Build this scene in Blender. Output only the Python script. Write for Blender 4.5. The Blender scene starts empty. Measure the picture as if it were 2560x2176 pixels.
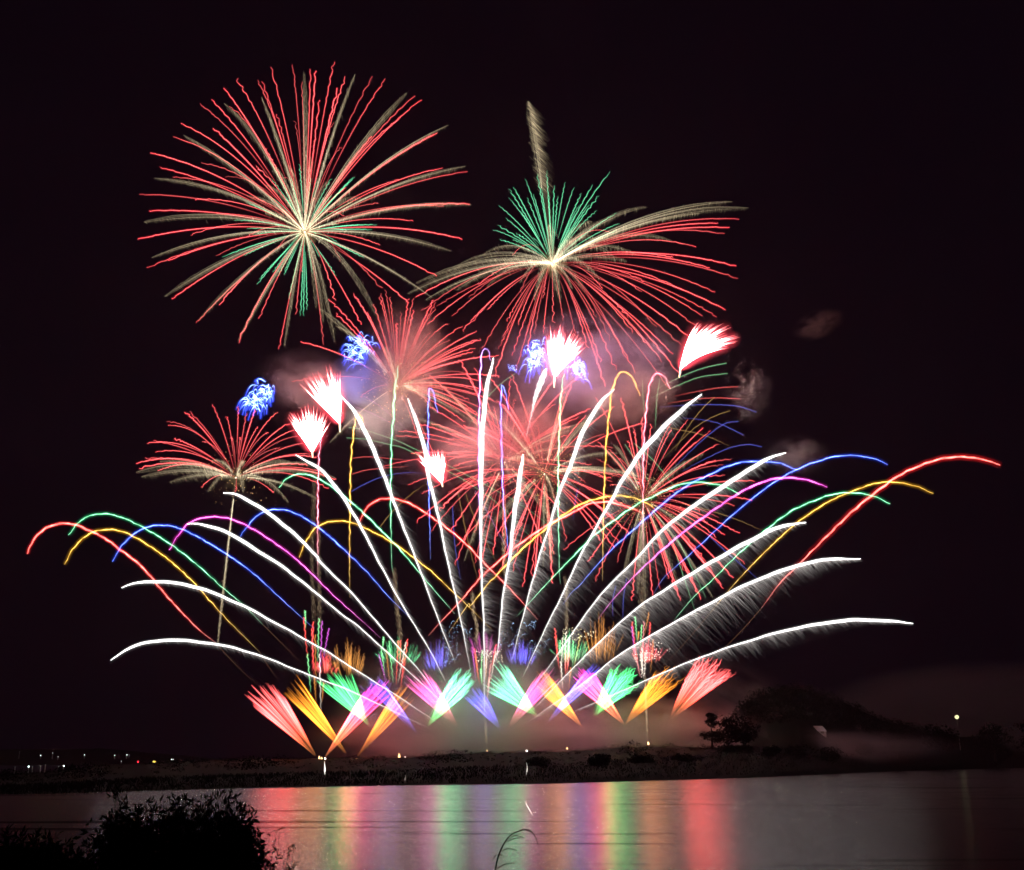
import bpy, math, random
import numpy as np
from mathutils import Vector

SC = bpy.context.scene
COL = SC.collection
rng = np.random.default_rng(20240817)
random.seed(11)

# ------------------------------------------------------------------ camera
F = 2745.0                     # focal length in photograph pixels (2560 wide)
CAMZ = 5.0
PITCH = math.atan((1900.0 - 1088.0) / F)
CP, SP = math.cos(PITCH), math.sin(PITCH)
cam_data = bpy.data.cameras.new('camera')
cam = bpy.data.objects.new('camera', cam_data)
COL.objects.link(cam)
cam.location = (0, 0, CAMZ)
cam.rotation_euler = (math.pi / 2 + PITCH, 0, 0)
cam_data.sensor_fit = 'HORIZONTAL'
cam_data.sensor_width = 36.0
cam_data.lens = 36.0 * F / 2560.0
cam_data.clip_start = 0.1
cam_data.clip_end = 20000.0
SC.camera = cam

# ------------------------------------------------------------------ sky, exposure
world = bpy.data.worlds.new('World')
SC.world = world
world.use_nodes = True
wn, wl = world.node_tree.nodes, world.node_tree.links
wn.clear()
sky = wn.new('ShaderNodeTexSky')
sky.sky_type = 'NISHITA'
sky.sun_disc = False
sky.sun_elevation = math.radians(-8.0)
sky.sun_rotation = math.radians(-30.0)
bg1 = wn.new('ShaderNodeBackground')
bg1.inputs['Strength'].default_value = 0.002
wl.new(sky.outputs[0], bg1.inputs['Color'])
bg2 = wn.new('ShaderNodeBackground')
bg2.inputs['Color'].default_value = (0.0014, 0.0004, 0.0022, 1)
bg2.inputs['Strength'].default_value = 1.0
wadd = wn.new('ShaderNodeAddShader')
wout = wn.new('ShaderNodeOutputWorld')
wl.new(bg1.outputs[0], wadd.inputs[0])
wl.new(bg2.outputs[0], wadd.inputs[1])
wl.new(wadd.outputs[0], wout.inputs['Surface'])

SC.view_settings.view_transform = 'Standard'
SC.view_settings.look = 'None'
SC.view_settings.exposure = 0.0
SC.view_settings.gamma = 1.0
SC.render.engine = 'CYCLES'
cy = SC.cycles
cy.max_bounces = 6
cy.diffuse_bounces = 1
cy.glossy_bounces = 2
cy.transmission_bounces = 2
cy.volume_bounces = 2
cy.transparent_max_bounces = 400
cy.use_adaptive_sampling = True
cy.adaptive_threshold = 0.06
cy.adaptive_min_samples = 40
cy.use_denoising = True
cy.denoiser = 'OPENIMAGEDENOISE'
cy.sample_clamp_indirect = 6.0
cy.use_light_tree = True
cy.volume_step_rate = 3.0
cy.volume_max_steps = 40


# ------------------------------------------------------------------ helpers
def W(p, Y):
    x = (p[0] - 1280.0) / F
    y = (1088.0 - p[1]) / F
    d = np.array([x, CP - y * SP, SP + y * CP])
    return np.array([0, 0, CAMZ]) + d * (Y / d[1])


def pxw(p, Y):
    y = (1088.0 - p[1]) / F
    return Y / (CP - y * SP) / F


class Crop:
    def __init__(s, ox, oy, sc): s.o = (ox, oy); s.s = sc
    def __call__(s, *pts):
        return [(s.o[0] + p[0] * s.s, s.o[1] + p[1] * s.s) for p in pts]
    def pt(s, x, y): return (s.o[0] + x * s.s, s.o[1] + y * s.s)


R1 = Crop(300, 100, .4535); R2 = Crop(1000, 200, .4535); R3 = Crop(0, 900, .4536)
R4 = Crop(600, 700, .3968); R5 = Crop(1100, 700, .3968); R6 = Crop(1660, 900, .4536)
R7 = Crop(560, 1400, .3401); R8 = Crop(1160, 1400, .3855)
RB = Crop(1450, 1050, .2551); RC = Crop(1120, 1050, .2268)
S1 = Crop(1000, 1500, .2268); S2 = Crop(1350, 1500, .2410); S3 = Crop(600, 1500, .2410)
T0 = Crop(0, 0, 1.0); FV = Crop(0, 0, 1.2337)


def smooth(pts, n):
    """Catmull-Rom through the points, n samples evenly along the length."""
    P = np.array(pts, float)
    if len(P) == 2:
        t = np.linspace(0, 1, n)[:, None]
        return P[0] * (1 - t) + P[1] * t
    Q = np.vstack([2 * P[0] - P[1], P, 2 * P[-1] - P[-2]])
    out = []
    for i in range(1, len(Q) - 2):
        p0, p1, p2, p3 = Q[i - 1:i + 3]
        t = np.linspace(0, 1, 24, endpoint=False)[:, None]
        out.append(.5 * (2 * p1 + (p2 - p0) * t + (2 * p0 - 5 * p1 + 4 * p2 - p3) * t ** 2 + (3 * p1 - p0 - 3 * p2 + p3) * t ** 3))
    C = np.vstack(out + [P[-1:]])
    s = np.concatenate([[0], np.cumsum(np.linalg.norm(np.diff(C, axis=0), axis=1))])
    u = np.linspace(0, s[-1], n)
    return np.stack([np.interp(u, s, C[:, k]) for k in range(C.shape[1])], 1)


class MB:
    """Collects tubes, beads and polygons into one mesh."""
    def __init__(s): s.v = []; s.c = []; s.f = []; s.n = 0; s.quads = []; s.tris = []
    def _add(s, v, c, q=None, t=None):
        if q is not None and len(q): s.quads.append(np.asarray(q, np.int64) + s.n)
        if t is not None and len(t): s.tris.append(np.asarray(t, np.int64) + s.n)
        s.v.append(np.asarray(v, float)); s.c.append(np.asarray(c, float)); s.n += len(v)
    def tube(s, pts, rad, col, k=4, expo=1.0):
        P = np.asarray(pts, float); n = len(P)
        rad = np.broadcast_to(np.asarray(rad, float), (n,))
        col = np.asarray(col, float)
        if col.ndim == 1: col = np.broadcast_to(col, (n, 3))
        T = np.gradient(P, axis=0)
        T /= np.maximum(np.linalg.norm(T, axis=1, keepdims=True), 1e-9)
        up = np.where(np.abs(T[:, 1:2]) > .95, np.array([[1., 0, 0]]), np.array([[0, 1., 0]]))
        A = np.cross(T, up); A /= np.maximum(np.linalg.norm(A, axis=1, keepdims=True), 1e-9)
        B = np.cross(T, A)
        a = np.arange(k) * 2 * math.pi / k
        V = (P[:, None] + rad[:, None, None] * (np.cos(a)[None, :, None] * A[:, None] + np.sin(a)[None, :, None] * B[:, None])).reshape(-1, 3)
        C = np.repeat(np.concatenate([col, np.full((n, 1), expo)], 1), k, 0)
        i = np.arange(n - 1)[:, None] * k; j = np.arange(k)[None]
        j2 = (j + 1) % k
        q = np.stack([i + j, i + j2, i + k + j2, i + k + j], -1).reshape(-1, 4)
        s._add(V, C, q)
    def sticks(s, a, b, r, ca, cb, k=3):
        """Many short straight tapering sparks at once."""
        a = np.asarray(a); b = np.asarray(b); n = len(a)
        T = b - a; T = T / np.maximum(np.linalg.norm(T, axis=1, keepdims=True), 1e-9)
        up = np.tile([0., 1, 0], (n, 1)); A = np.cross(T, up)
        A /= np.maximum(np.linalg.norm(A, axis=1, keepdims=True), 1e-9); B = np.cross(T, A)
        r = np.broadcast_to(np.asarray(r, float), (n,))
        an = np.arange(k) * 2 * math.pi / k
        off = np.cos(an)[None, :, None] * A[:, None] + np.sin(an)[None, :, None] * B[:, None]
        V = np.concatenate([a[:, None] + off * r[:, None, None], b[:, None] + off * r[:, None, None] * .6], 1).reshape(-1, 3)
        ca = np.broadcast_to(ca, (n, 3)); cb = np.broadcast_to(cb, (n, 3))
        C = np.concatenate([np.repeat(ca[:, None], k, 1), np.repeat(cb[:, None], k, 1)], 1).reshape(-1, 3)
        C = np.concatenate([C, np.ones((len(C), 1))], 1)
        base = np.arange(n)[:, None] * 2 * k; j = np.arange(k)[None]; j2 = (j + 1) % k
        q = np.stack([base + j, base + j2, base + k + j2, base + k + j], -1).reshape(-1, 4)
        s._add(V, C, q)
    def beads(s, c, r, col):
        c = np.asarray(c, float); n = len(c)
        r = np.broadcast_to(np.asarray(r, float), (n,))
        o = np.array([[1, 0, 0], [-1, 0, 0], [0, 1, 0], [0, -1, 0], [0, 0, 1], [0, 0, -1]], float)
        V = (c[:, None] + o[None] * r[:, None, None]).reshape(-1, 3)
        col = np.broadcast_to(col, (n, 3))
        C = np.concatenate([np.repeat(col, 6, 0), np.ones((6 * n, 1))], 1)
        t = np.array([[0, 2, 4], [2, 1, 4], [1, 3, 4], [3, 0, 4], [2, 0, 5], [1, 2, 5], [3, 1, 5], [0, 3, 5]])
        s._add(V, C, None, (np.arange(n)[:, None, None] * 6 + t[None]).reshape(-1, 3))
    def box(s, lo, hi):
        x0, y0, z0 = lo; x1, y1, z1 = hi
        V = [(x0, y0, z0), (x1, y0, z0), (x1, y1, z0), (x0, y1, z0), (x0, y0, z1), (x1, y0, z1), (x1, y1, z1), (x0, y1, z1)]
        s._add(V, np.ones((8, 4)), [(0, 3, 2, 1), (4, 5, 6, 7), (0, 1, 5, 4), (1, 2, 6, 5), (2, 3, 7, 6), (3, 0, 4, 7)])
    def build(s, name, mat, parent=None, smooth_=True):
        V = np.concatenate(s.v); C = np.concatenate(s.c)
        if parent is not None: V = V - np.array(parent.location)
        me = bpy.data.meshes.new(name)
        nq = sum(len(q) for q in s.quads); nt = sum(len(t) for t in s.tris)
        loops = np.concatenate([q.ravel() for q in s.quads] + [t.ravel() for t in s.tris])
        tot = np.concatenate([np.full(nq, 4), np.full(nt, 3)]); st = np.concatenate([[0], np.cumsum(tot)[:-1]])
        me.vertices.add(len(V)); me.vertices.foreach_set('co', V.ravel())
        me.loops.add(len(loops)); me.loops.foreach_set('vertex_index', loops.astype(np.int32))
        me.polygons.add(nq + nt); me.polygons.foreach_set('loop_start', st.astype(np.int32))
        me.polygons.foreach_set('loop_total', tot.astype(np.int32))
        me.update(calc_edges=True)
        me.polygons.foreach_set('use_smooth', np.full(nq + nt, smooth_))
        at = me.color_attributes.new('burn', 'FLOAT_COLOR', 'POINT')
        at.data.foreach_set('color', C.ravel())
        me.materials.append(mat)
        o = bpy.data.objects.new(name, me); COL.objects.link(o)
        if parent is not None: o.parent = parent
        if mat in (BRIGHT, FAINT): o.visible_shadow = False     # burning sparks cast no shadow
        return o


def tag(o, label, cat=None, group=None, kind=None):
    if label: o['label'] = label
    if cat: o['category'] = cat
    if group: o['group'] = group
    if kind: o['kind'] = kind
    return o


def thing(name, loc, label, cat, group=None):
    o = bpy.data.objects.new(name, None); COL.objects.link(o)
    o.location = [float(v) for v in loc]; o.empty_display_size = 1.0
    return tag(o, label, cat, group)


# ------------------------------------------------------------------ materials
def light_mat(name, sampled):
    """Burning light: adds its own light to whatever lies behind it, like sparks on a long exposure."""
    m = bpy.data.materials.new(name); m.use_nodes = True
    n, l = m.node_tree.nodes, m.node_tree.links; n.clear()
    at = n.new('ShaderNodeAttribute'); at.attribute_name = 'burn'
    lw = n.new('ShaderNodeLayerWeight'); lw.inputs['Blend'].default_value = .5
    inv = n.new('ShaderNodeMath'); inv.operation = 'SUBTRACT'; inv.inputs[0].default_value = 1.0; l.new(lw.outputs['Facing'], inv.inputs[1])
    pw = n.new('ShaderNodeMath'); pw.operation = 'POWER'; l.new(inv.outputs[0], pw.inputs[0]); l.new(at.outputs['Alpha'], pw.inputs[1])  # soft falloff lets wide faint shells stand for bloom round the trails
    em = n.new('ShaderNodeEmission'); l.new(at.outputs['Color'], em.inputs['Color']); l.new(pw.outputs[0], em.inputs['Strength'])
    tr = n.new('ShaderNodeBsdfTransparent')
    ad = n.new('ShaderNodeAddShader'); l.new(em.outputs[0], ad.inputs[0]); l.new(tr.outputs[0], ad.inputs[1])
    out = n.new('ShaderNodeOutputMaterial'); l.new(ad.outputs[0], out.inputs['Surface'])
    m.cycles.emission_sampling = 'FRONT_BACK' if sampled else 'NONE'
    return m


BRIGHT = light_mat('burning_star_light', True)
FAINT = light_mat('glowing_spark_light', False)


def rough_mat(name, col, rough=.9, scale=3.0, var=.5, spec=.2):
    m = bpy.data.materials.new(name); m.use_nodes = True
    n, l = m.node_tree.nodes, m.node_tree.links
    b = n['Principled BSDF']; b.inputs['Roughness'].default_value = rough
    b.inputs['Specular IOR Level'].default_value = spec
    tc = n.new('ShaderNodeTexCoord'); nz = n.new('ShaderNodeTexNoise'); nz.inputs['Scale'].default_value = scale; nz.inputs['Detail'].default_value = 6
    l.new(tc.outputs['Object'], nz.inputs['Vector'])
    cr = n.new('ShaderNodeValToRGB')
    cr.color_ramp.elements[0].position = .3; cr.color_ramp.elements[1].position = .7
    cr.color_ramp.elements[0].color = tuple(c * (1 - var) for c in col) + (1,)
    cr.color_ramp.elements[1].color = tuple(min(1, c * (1 + var)) for c in col) + (1,)
    l.new(nz.outputs['Fac'], cr.inputs[0]); l.new(cr.outputs[0], b.inputs['Base Color'])
    return m


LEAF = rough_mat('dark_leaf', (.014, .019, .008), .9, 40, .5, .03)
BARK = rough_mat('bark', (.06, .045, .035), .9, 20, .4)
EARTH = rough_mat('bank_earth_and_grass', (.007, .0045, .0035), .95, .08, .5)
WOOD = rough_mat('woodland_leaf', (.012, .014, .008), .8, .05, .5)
PAINT = rough_mat('white_paint', (.78, .78, .76), .6, .6, .08)
ROOFM = rough_mat('pale_roof', (.72, .7, .7), .5, 1.2, .1)
STEEL = rough_mat('galvanised_steel', (.3, .31, .31), .45, 2, .2, .5)
STRAW = rough_mat('dry_grass_stem', (.04, .04, .025), .7, 30, .4)


def flame_mat(name, col, strength):
    m = bpy.data.materials.new(name); m.use_nodes = True
    n, l = m.node_tree.nodes, m.node_tree.links; n.clear()
    e = n.new('ShaderNodeEmission'); e.inputs['Color'].default_value = tuple(col) + (1,); e.inputs['Strength'].default_value = strength
    o = n.new('ShaderNodeOutputMaterial'); l.new(e.outputs[0], o.inputs['Surface'])
    return m


# ------------------------------------------------------------------ setting: water
def make_water():
    m = bpy.data.materials.new('river_water'); m.use_nodes = True
    n, l = m.node_tree.nodes, m.node_tree.links; n.clear()
    tc = n.new('ShaderNodeTexCoord')
    mp = n.new('ShaderNodeMapping'); mp.inputs['Scale'].default_value = (.02, .2, 1)
    l.new(tc.outputs['Object'], mp.inputs['Vector'])
    nz = n.new('ShaderNodeTexNoise'); nz.inputs['Scale'].default_value = 1.0; nz.inputs['Detail'].default_value = 4; nz.inputs['Roughness'].default_value = .55
    l.new(mp.outputs[0], nz.inputs['Vector'])
    mr = n.new('ShaderNodeMapRange'); mr.inputs['From Min'].default_value = .33; mr.inputs['From Max'].default_value = .40
    mr.inputs['To Min'].default_value = .17; mr.inputs['To Max'].default_value = WATER_ROUGH
    l.new(nz.outputs['Fac'], mr.inputs['Value'])
    g = n.new('ShaderNodeBsdfAnisotropic'); g.distribution = 'GGX'
    g.inputs['Anisotropy'].default_value = WATER_ANISO
    g.inputs['Color'].default_value = (.95, .95, .95, 1)
    tg = n.new('ShaderNodeCombineXYZ'); tg.inputs[WATER_TAN].default_value = 1.0
    l.new(tg.outputs[0], g.inputs['Tangent']); l.new(mr.outputs[0], g.inputs['Roughness'])
    df = n.new('ShaderNodeBsdfDiffuse'); df.inputs['Color'].default_value = (.012, .014, .016, 1)
    fr = n.new('ShaderNodeFresnel'); fr.inputs['IOR'].default_value = 1.33
    frs = n.new('ShaderNodeMath'); frs.operation = 'MULTIPLY'; frs.inputs[1].default_value = WATER_REFL; l.new(fr.outputs[0], frs.inputs[0])
    ripple_dark = n.new('ShaderNodeMapRange'); ripple_dark.inputs['From Min'].default_value = .33; ripple_dark.inputs['From Max'].default_value = .42; ripple_dark.inputs['To Min'].default_value = .55; ripple_dark.inputs['To Max'].default_value = 1.0
    l.new(nz.outputs['Fac'], ripple_dark.inputs['Value'])      # dark ripple streaks put in by weakening the mirror reflection
    frb = n.new('ShaderNodeMath'); frb.operation = 'MULTIPLY'; l.new(frs.outputs[0], frb.inputs[0]); l.new(ripple_dark.outputs[0], frb.inputs[1]); frs = frb
    mx = n.new('ShaderNodeMixShader'); l.new(frs.outputs[0], mx.inputs[0]); l.new(df.outputs[0], mx.inputs[1]); l.new(g.outputs[0], mx.inputs[2])
    o = n.new('ShaderNodeOutputMaterial'); l.new(mx.outputs[0], o.inputs['Surface'])
    b = MB()
    b._add([(-3000, 8, 0), (3000, 8, 0), (3000, 4000, 0), (-3000, 4000, 0)], np.ones((4, 4)), [(0, 1, 2, 3)])
    w = b.build('river_water', m, None, False)
    tag(w, 'wide calm river mirroring the coloured lights in long upright bands', None, None, 'structure')


WATER_ROUGH, WATER_ANISO, WATER_TAN, WATER_REFL = .21, 0.0, 0, .97
make_water()


# ------------------------------------------------------------------ setting: land
def interp(tab, x):
    a = np.array(tab, float); return np.interp(x, a[:, 0], a[:, 1])


SHORE = [(-1200, 1985), (0, 1980), (200, 1978), (300, 1975), (620, 1966), (1000, 1959), (1357, 1955), (1830, 1942), (2200, 1926), (2560, 1916), (3600, 1914)]
CREST = [(-1200, 1942), (0, 1939), (150, 1931), (300, 1914), (450, 1906), (640, 1900), (850, 1896), (1050, 1893), (1200, 1881), (1400, 1879), (1550, 1868), (1640, 1866), (1720, 1872), (1800, 1872), (1950, 1868), (2100, 1872), (2200, 1862), (2320, 1852), (2450, 1842), (2560, 1838), (3600, 1836)]
CRESTY = [(-1200, 300), (0, 300), (300, 400), (640, 450), (1640, 470), (1800, 420), (2100, 560), (2350, 760), (2560, 900), (3600, 900)]


def land():
    xs = np.linspace(-1200, 3600, 260)
    rows = [0, .04, .1, .2, .32, .45, .58, .7, .8, .88, .95, 1.0, 1.06, 1.2, 1.6, 2.4]
    V = []
    for x in xs:
        py = interp(SHORE, x); ds = CAMZ * F / (py - 1900.0)
        yt = max(interp(CRESTY, x), ds * 1.15); zt = CAMZ + (1900 - interp(CREST, x)) * yt / F
        for r in rows:
            Y = ds + (yt - ds) * r
            z = zt * (min(r, 1) ** .7 if r > 0 else 0)
            if r > 1: z = zt - (r - 1) * 2.0
            z += (rng.normal() * .25 * min(1, zt / 4) if 0 < r else -0.15)
            V.append(((x - 1280) / F * Y, Y, z))
    nr = len(rows); q = []
    for i in range(len(xs) - 1):
        for j in range(nr - 1):
            a = i * nr + j; q.append((a, a + nr, a + nr + 1, a + 1))
    b = MB(); b._add(V, np.ones((len(V), 4)), q)
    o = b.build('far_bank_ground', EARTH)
    tag(o, 'low dark far river bank under the fireworks', None, None, 'structure')


land()


def ground_z(px, Y):
    py = interp(SHORE, px); ds = CAMZ * F / (py - 1900.0)
    yt = max(interp(CRESTY, px), ds * 1.15); zt = CAMZ + (1900 - interp(CREST, px)) * yt / F
    r = (Y - ds) / (yt - ds)
    return 0 if r < 0 else zt * min(r, 1) ** .7 - max(0, r - 1) * 2


def hill_y(x):
    return float(interp([(-1500, 1500), (1100, 1500), (1550, 640), (1950, 570), (2100, 660), (2300, 880), (2560, 1050), (4200, 1200)], x))


def far_hills():
    V = []; q = []
    # town slope on the left and wooded hill on the right
    prof = [(-1500, 1868), (-400, 1872), (60, 1876), (300, 1874), (420, 1884), (560, 1896), (700, 1900), (900, 1902), (1500, 1902),
            (1690, 1868), (1725, 1850), (1816, 1806), (1837, 1776), (1874, 1750), (1924, 1744), (1965, 1730), (2015, 1741), (2073, 1760), (2135, 1790), (2200, 1818), (2322, 1824), (2450, 1820), (2560, 1808), (3000, 1790), (4200, 1780)]
    xs = np.linspace(-1500, 4200, 240)
    for x in xs:
        t = interp(prof, x); Yc = hill_y(x)
        zc = CAMZ + (1900 - t) * Yc / F
        for r, zz in ((.72, 0.0), (.84, .45), (.93, .8), (1.0, 1.0), (1.3, .9)):
            Y = Yc * r; V.append(((x - 1280) / F * Y, Y, max(-1, zc * zz + rng.normal() * .3)))
    for i in range(len(xs) - 1):
        for j in range(4):
            a = i * 5 + j; q.append((a, a + 5, a + 6, a + 1))
    b = MB(); b._add(V, np.ones((len(V), 4)), q)
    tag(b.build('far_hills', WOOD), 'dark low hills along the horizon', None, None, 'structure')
    # crowns of the wood on the right-hand hill, one mass of foliage
    b = MB()
    n = 1300
    for _ in range(n):
        x = rng.uniform(1730, 2560); t = interp(prof, x); r = rng.uniform(.86, 1.0)
        Yc = hill_y(x) * r; zc = CAMZ + (1900 - t) * hill_y(x) / F; z = zc * np.interp(r, [.72, .84, .93, 1], [0, .45, .8, 1])
        h = rng.uniform(2.5, 5.5); c = np.array([(x - 1280) / F * Yc, Yc, z + h * .35])
        leaf_cloud(b, c, np.array([h * .5, h * .5, h * .6]), 34, .85)
    tag(b.build('woodland', WOOD, None, False), 'dark wooded hillside massed behind the drifting smoke', None, None, 'stuff')


def leaf_cloud(b, c, rad, n, size, asp=.6):
    d = rng.normal(size=(n, 3)); d /= np.linalg.norm(d, axis=1, keepdims=True)
    p = c + d * rad * rng.uniform(.5, 1, (n, 1)) ** .6
    leaf_quads(b, p, rng.normal(size=(n, 3)), size * rng.uniform(.6, 1.3, n), asp)


def leaf_quads(b, p, dirs, size, asp):
    n = len(p); d = dirs / np.linalg.norm(dirs, axis=1, keepdims=True)
    u = np.cross(d, rng.normal(size=(n, 3))); u /= np.linalg.norm(u, axis=1, keepdims=True)
    s = np.broadcast_to(size, (n,))[:, None]
    V = np.stack([p, p + d * s * .45 + u * s * asp * .5, p + d * s, p + d * s * .45 - u * s * asp * .5], 1).reshape(-1, 3)
    b._add(V, np.ones((len(V), 4)), np.arange(4 * n).reshape(n, 4))


far_hills()


def near_bank():
    xs = np.linspace(-60, 60, 90); ys = np.concatenate([np.linspace(-25, 4, 14), np.linspace(5, 24, 30)])
    V = []; q = []
    for x in xs:
        for y in ys:
            # higher on the left, where the shrubs grow
            lift = 1.0 / (1 + math.exp((x + 3.2) / .9))
            z = 3.25 * (1 - np.clip((y - 1.0) / 20, 0, 1) ** .8) - .25 + lift * .6 * max(0, 1 - max(0, y - 5) / 12)
            if y <= 1: z = 3.2
            V.append((x, y, z + rng.normal() * .03))
    m = len(ys)
    for i in range(len(xs) - 1):
        for j in range(m - 1):
            a = i * m + j; q.append((a, a + m, a + m + 1, a + 1))
    b = MB(); b._add(V, np.ones((len(V), 4)), q)
    tag(b.build('near_bank_ground', EARTH), 'dark grassy near bank at the foot of the picture', None, None, 'structure')


near_bank()


# ------------------------------------------------------------------ fireworks: trails
def wig(n, amp, cyc, p=2.0, start=.5):
    """Zigzag that grows towards the end of a trail."""
    t = np.linspace(0, 1, n)
    env = amp * np.clip((t - start) / (1 - start + 1e-6), 0, 1) ** p
    ph = rng.uniform(0, 6.28, 4); k = cyc * rng.uniform(.8, 1.25, 4)
    a = np.sin(t * k[0] * 6.28 + ph[0]) + .6 * np.sin(t * k[1] * 13.1 + ph[1])
    c = np.sin(t * k[2] * 6.28 + ph[2]) + .6 * np.sin(t * k[3] * 13.1 + ph[3])
    return np.stack([a * env, .6 * c * env, c * env * .8], 1)


def ramp(n, keys):
    """Colours along a trail: keys = [(t, (r,g,b)), ...]."""
    t = np.linspace(0, 1, n); ks = np.array([k[0] for k in keys]); cs = np.array([k[1] for k in keys], float)
    return np.stack([np.interp(t, ks, cs[:, i]) for i in range(3)], 1)


def prof(n, keys):
    return np.interp(np.linspace(0, 1, n), [k[0] for k in keys], [k[1] for k in keys])


RED = np.array([2.2, .3, .3]); REDG = np.array([.32, .005, .014])
GOLD = np.array([.40, .315, .19]); PALE = np.array([[.34, .34, .26]])
GREEN = np.array([.2, .85, .45]); GREENG = np.array([.01, .1, .045])


def bez(a, c, b, n):
    t = np.linspace(0, 1, n)[:, None]
    return a * (1 - t) ** 2 + 2 * c * t * (1 - t) + b * t ** 2


def burst_tip(C, cpx, tpx, Y, R):
    l = math.hypot(tpx[0] - cpx[0], tpx[1] - cpx[1]) * pxw(cpx, Y)
    dz = math.sqrt(max(R * R - l * l, 0)) * rng.choice([-1, 1]) * rng.uniform(.6, 1)
    return W(tpx, Y + dz)


def star_trail(name, parent, a, tip, sag, u, keys, gkeys, amp=2.6, w=2.6, gw=9, start=.0, wstart=.55, cyc=9, mat=None, n=44):
    """One star: bright core with a soft glow around it. u = metres per photo pixel."""
    P = bez(a, (a + tip) / 2 + np.array([0, 0, sag]), tip, 60)
    P = P[int(start * 58):]
    s = smooth(P, n) if len(P) > 3 else P
    n = len(s)
    s = s + wig(n, amp * u, cyc, 1.3, wstart)
    b = MB()
    b.tube(s, w * u * .5 * prof(n, [(0, .5), (.35, 1), (.9, 1), (1, .5)]), ramp(n, keys) * .5, 4, .7)
    if gw: b.tube(s, gw * u * .5, ramp(n, gkeys) * .5, 6, 3.0)
    return b.build(name, mat or FAINT, parent)


def glitter_trail(name, parent, a, tip, sag, u, n=110, width=11, drop=13, drift=(.25, 0, -1.0), col=GOLD, start=.03, fade=.35, dim=1.0):
    """A charcoal star that sheds gold sparks as it goes: a feather of many short falling sparks."""
    P = bez(a, (a + tip) / 2 + np.array([0, 0, sag]), tip, 200)
    T = np.gradient(P, axis=0); T /= np.linalg.norm(T, axis=1, keepdims=True)
    t = start + (1 - start) * rng.uniform(0, 1, n) ** .9
    i = (t * 199).astype(int)
    w = width * u * np.interp(t, [0, .15, .6, .95, 1], [.15, .5, .9, .5, .1])
    off = rng.normal(size=(n, 3)) * .34 * w[:, None]
    A = P[i] + off
    d = np.array(drift, float); d = d / np.linalg.norm(d)
    L = drop * u * rng.uniform(.4, 1.2, n) * np.interp(t, [0, .2, .9, 1], [.3, .8, 1, .45])
    B = A + (d[None] + rng.normal(size=(n, 3)) * .1) * L[:, None] - T[i] * L[:, None] * .5
    br = 1.5 * np.interp(t, [0, .12, .55, 1], [.5, .9, .5, fade])[:, None] * rng.uniform(.45, 1.1, (n, 1)) * dim
    b = MB()
    b.sticks(A, B, .8 * u, (col[None] + PALE * np.clip(1 - t / .45, 0, 1)[:, None]) * br * .5, col[None] * br * .16)
    # long faint threads that bind the feather together
    for k in range(6):
        o = rng.normal(size=3) * .26 * width * u
        m = 26; idx = np.linspace(int(start * 199), 199, m).astype(int)
        env = np.interp(np.linspace(0, 1, m), [0, .25, .8, 1], [.1, .7, 1, .35])[:, None]
        b.tube(P[idx] + o * env + wig(m, .8 * u, 14, .5, .0), .9 * u, ramp(m, [(0, (GOLD + PALE[0] * .6) * .6 * dim), (.3, (GOLD + PALE[0] * .4) * .7 * dim), (.8, GOLD * .4 * dim), (1, GOLD * .1)]) * .45, 3, .7)
    c = width * u * .55 * np.interp(np.linspace(0, 1, 30), [0, .2, .7, .97, 1], [.2, .75, 1, .7, .2])
    b.tube(P[np.linspace(2, 199, 30).astype(int)] + d * drop * u * .3, c, ramp(30, [(0, GOLD * .25 * dim), (.3, GOLD * .2 * dim), (.8, GOLD * .1 * dim), (1, GOLD * .0)]) * .5, 6, 1.6)
    return b.build(name, FAINT, parent)


def crackle(name, parent, C, R, n, u, col=(1.1, .62, .22)):
    d = rng.normal(size=(n, 3)); d /= np.linalg.norm(d, axis=1, keepdims=True)
    r = R * rng.uniform(0, 1, (n, 1)) ** .55
    b = MB(); b.beads(C + d * r, u * rng.uniform(.5, 1.25, n), np.array(col)[None] * rng.uniform(.3, 1.3, (n, 1)))
    o = b.build(name, FAINT, parent, False)
    o['kind'] = 'stuff'
    return o


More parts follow.
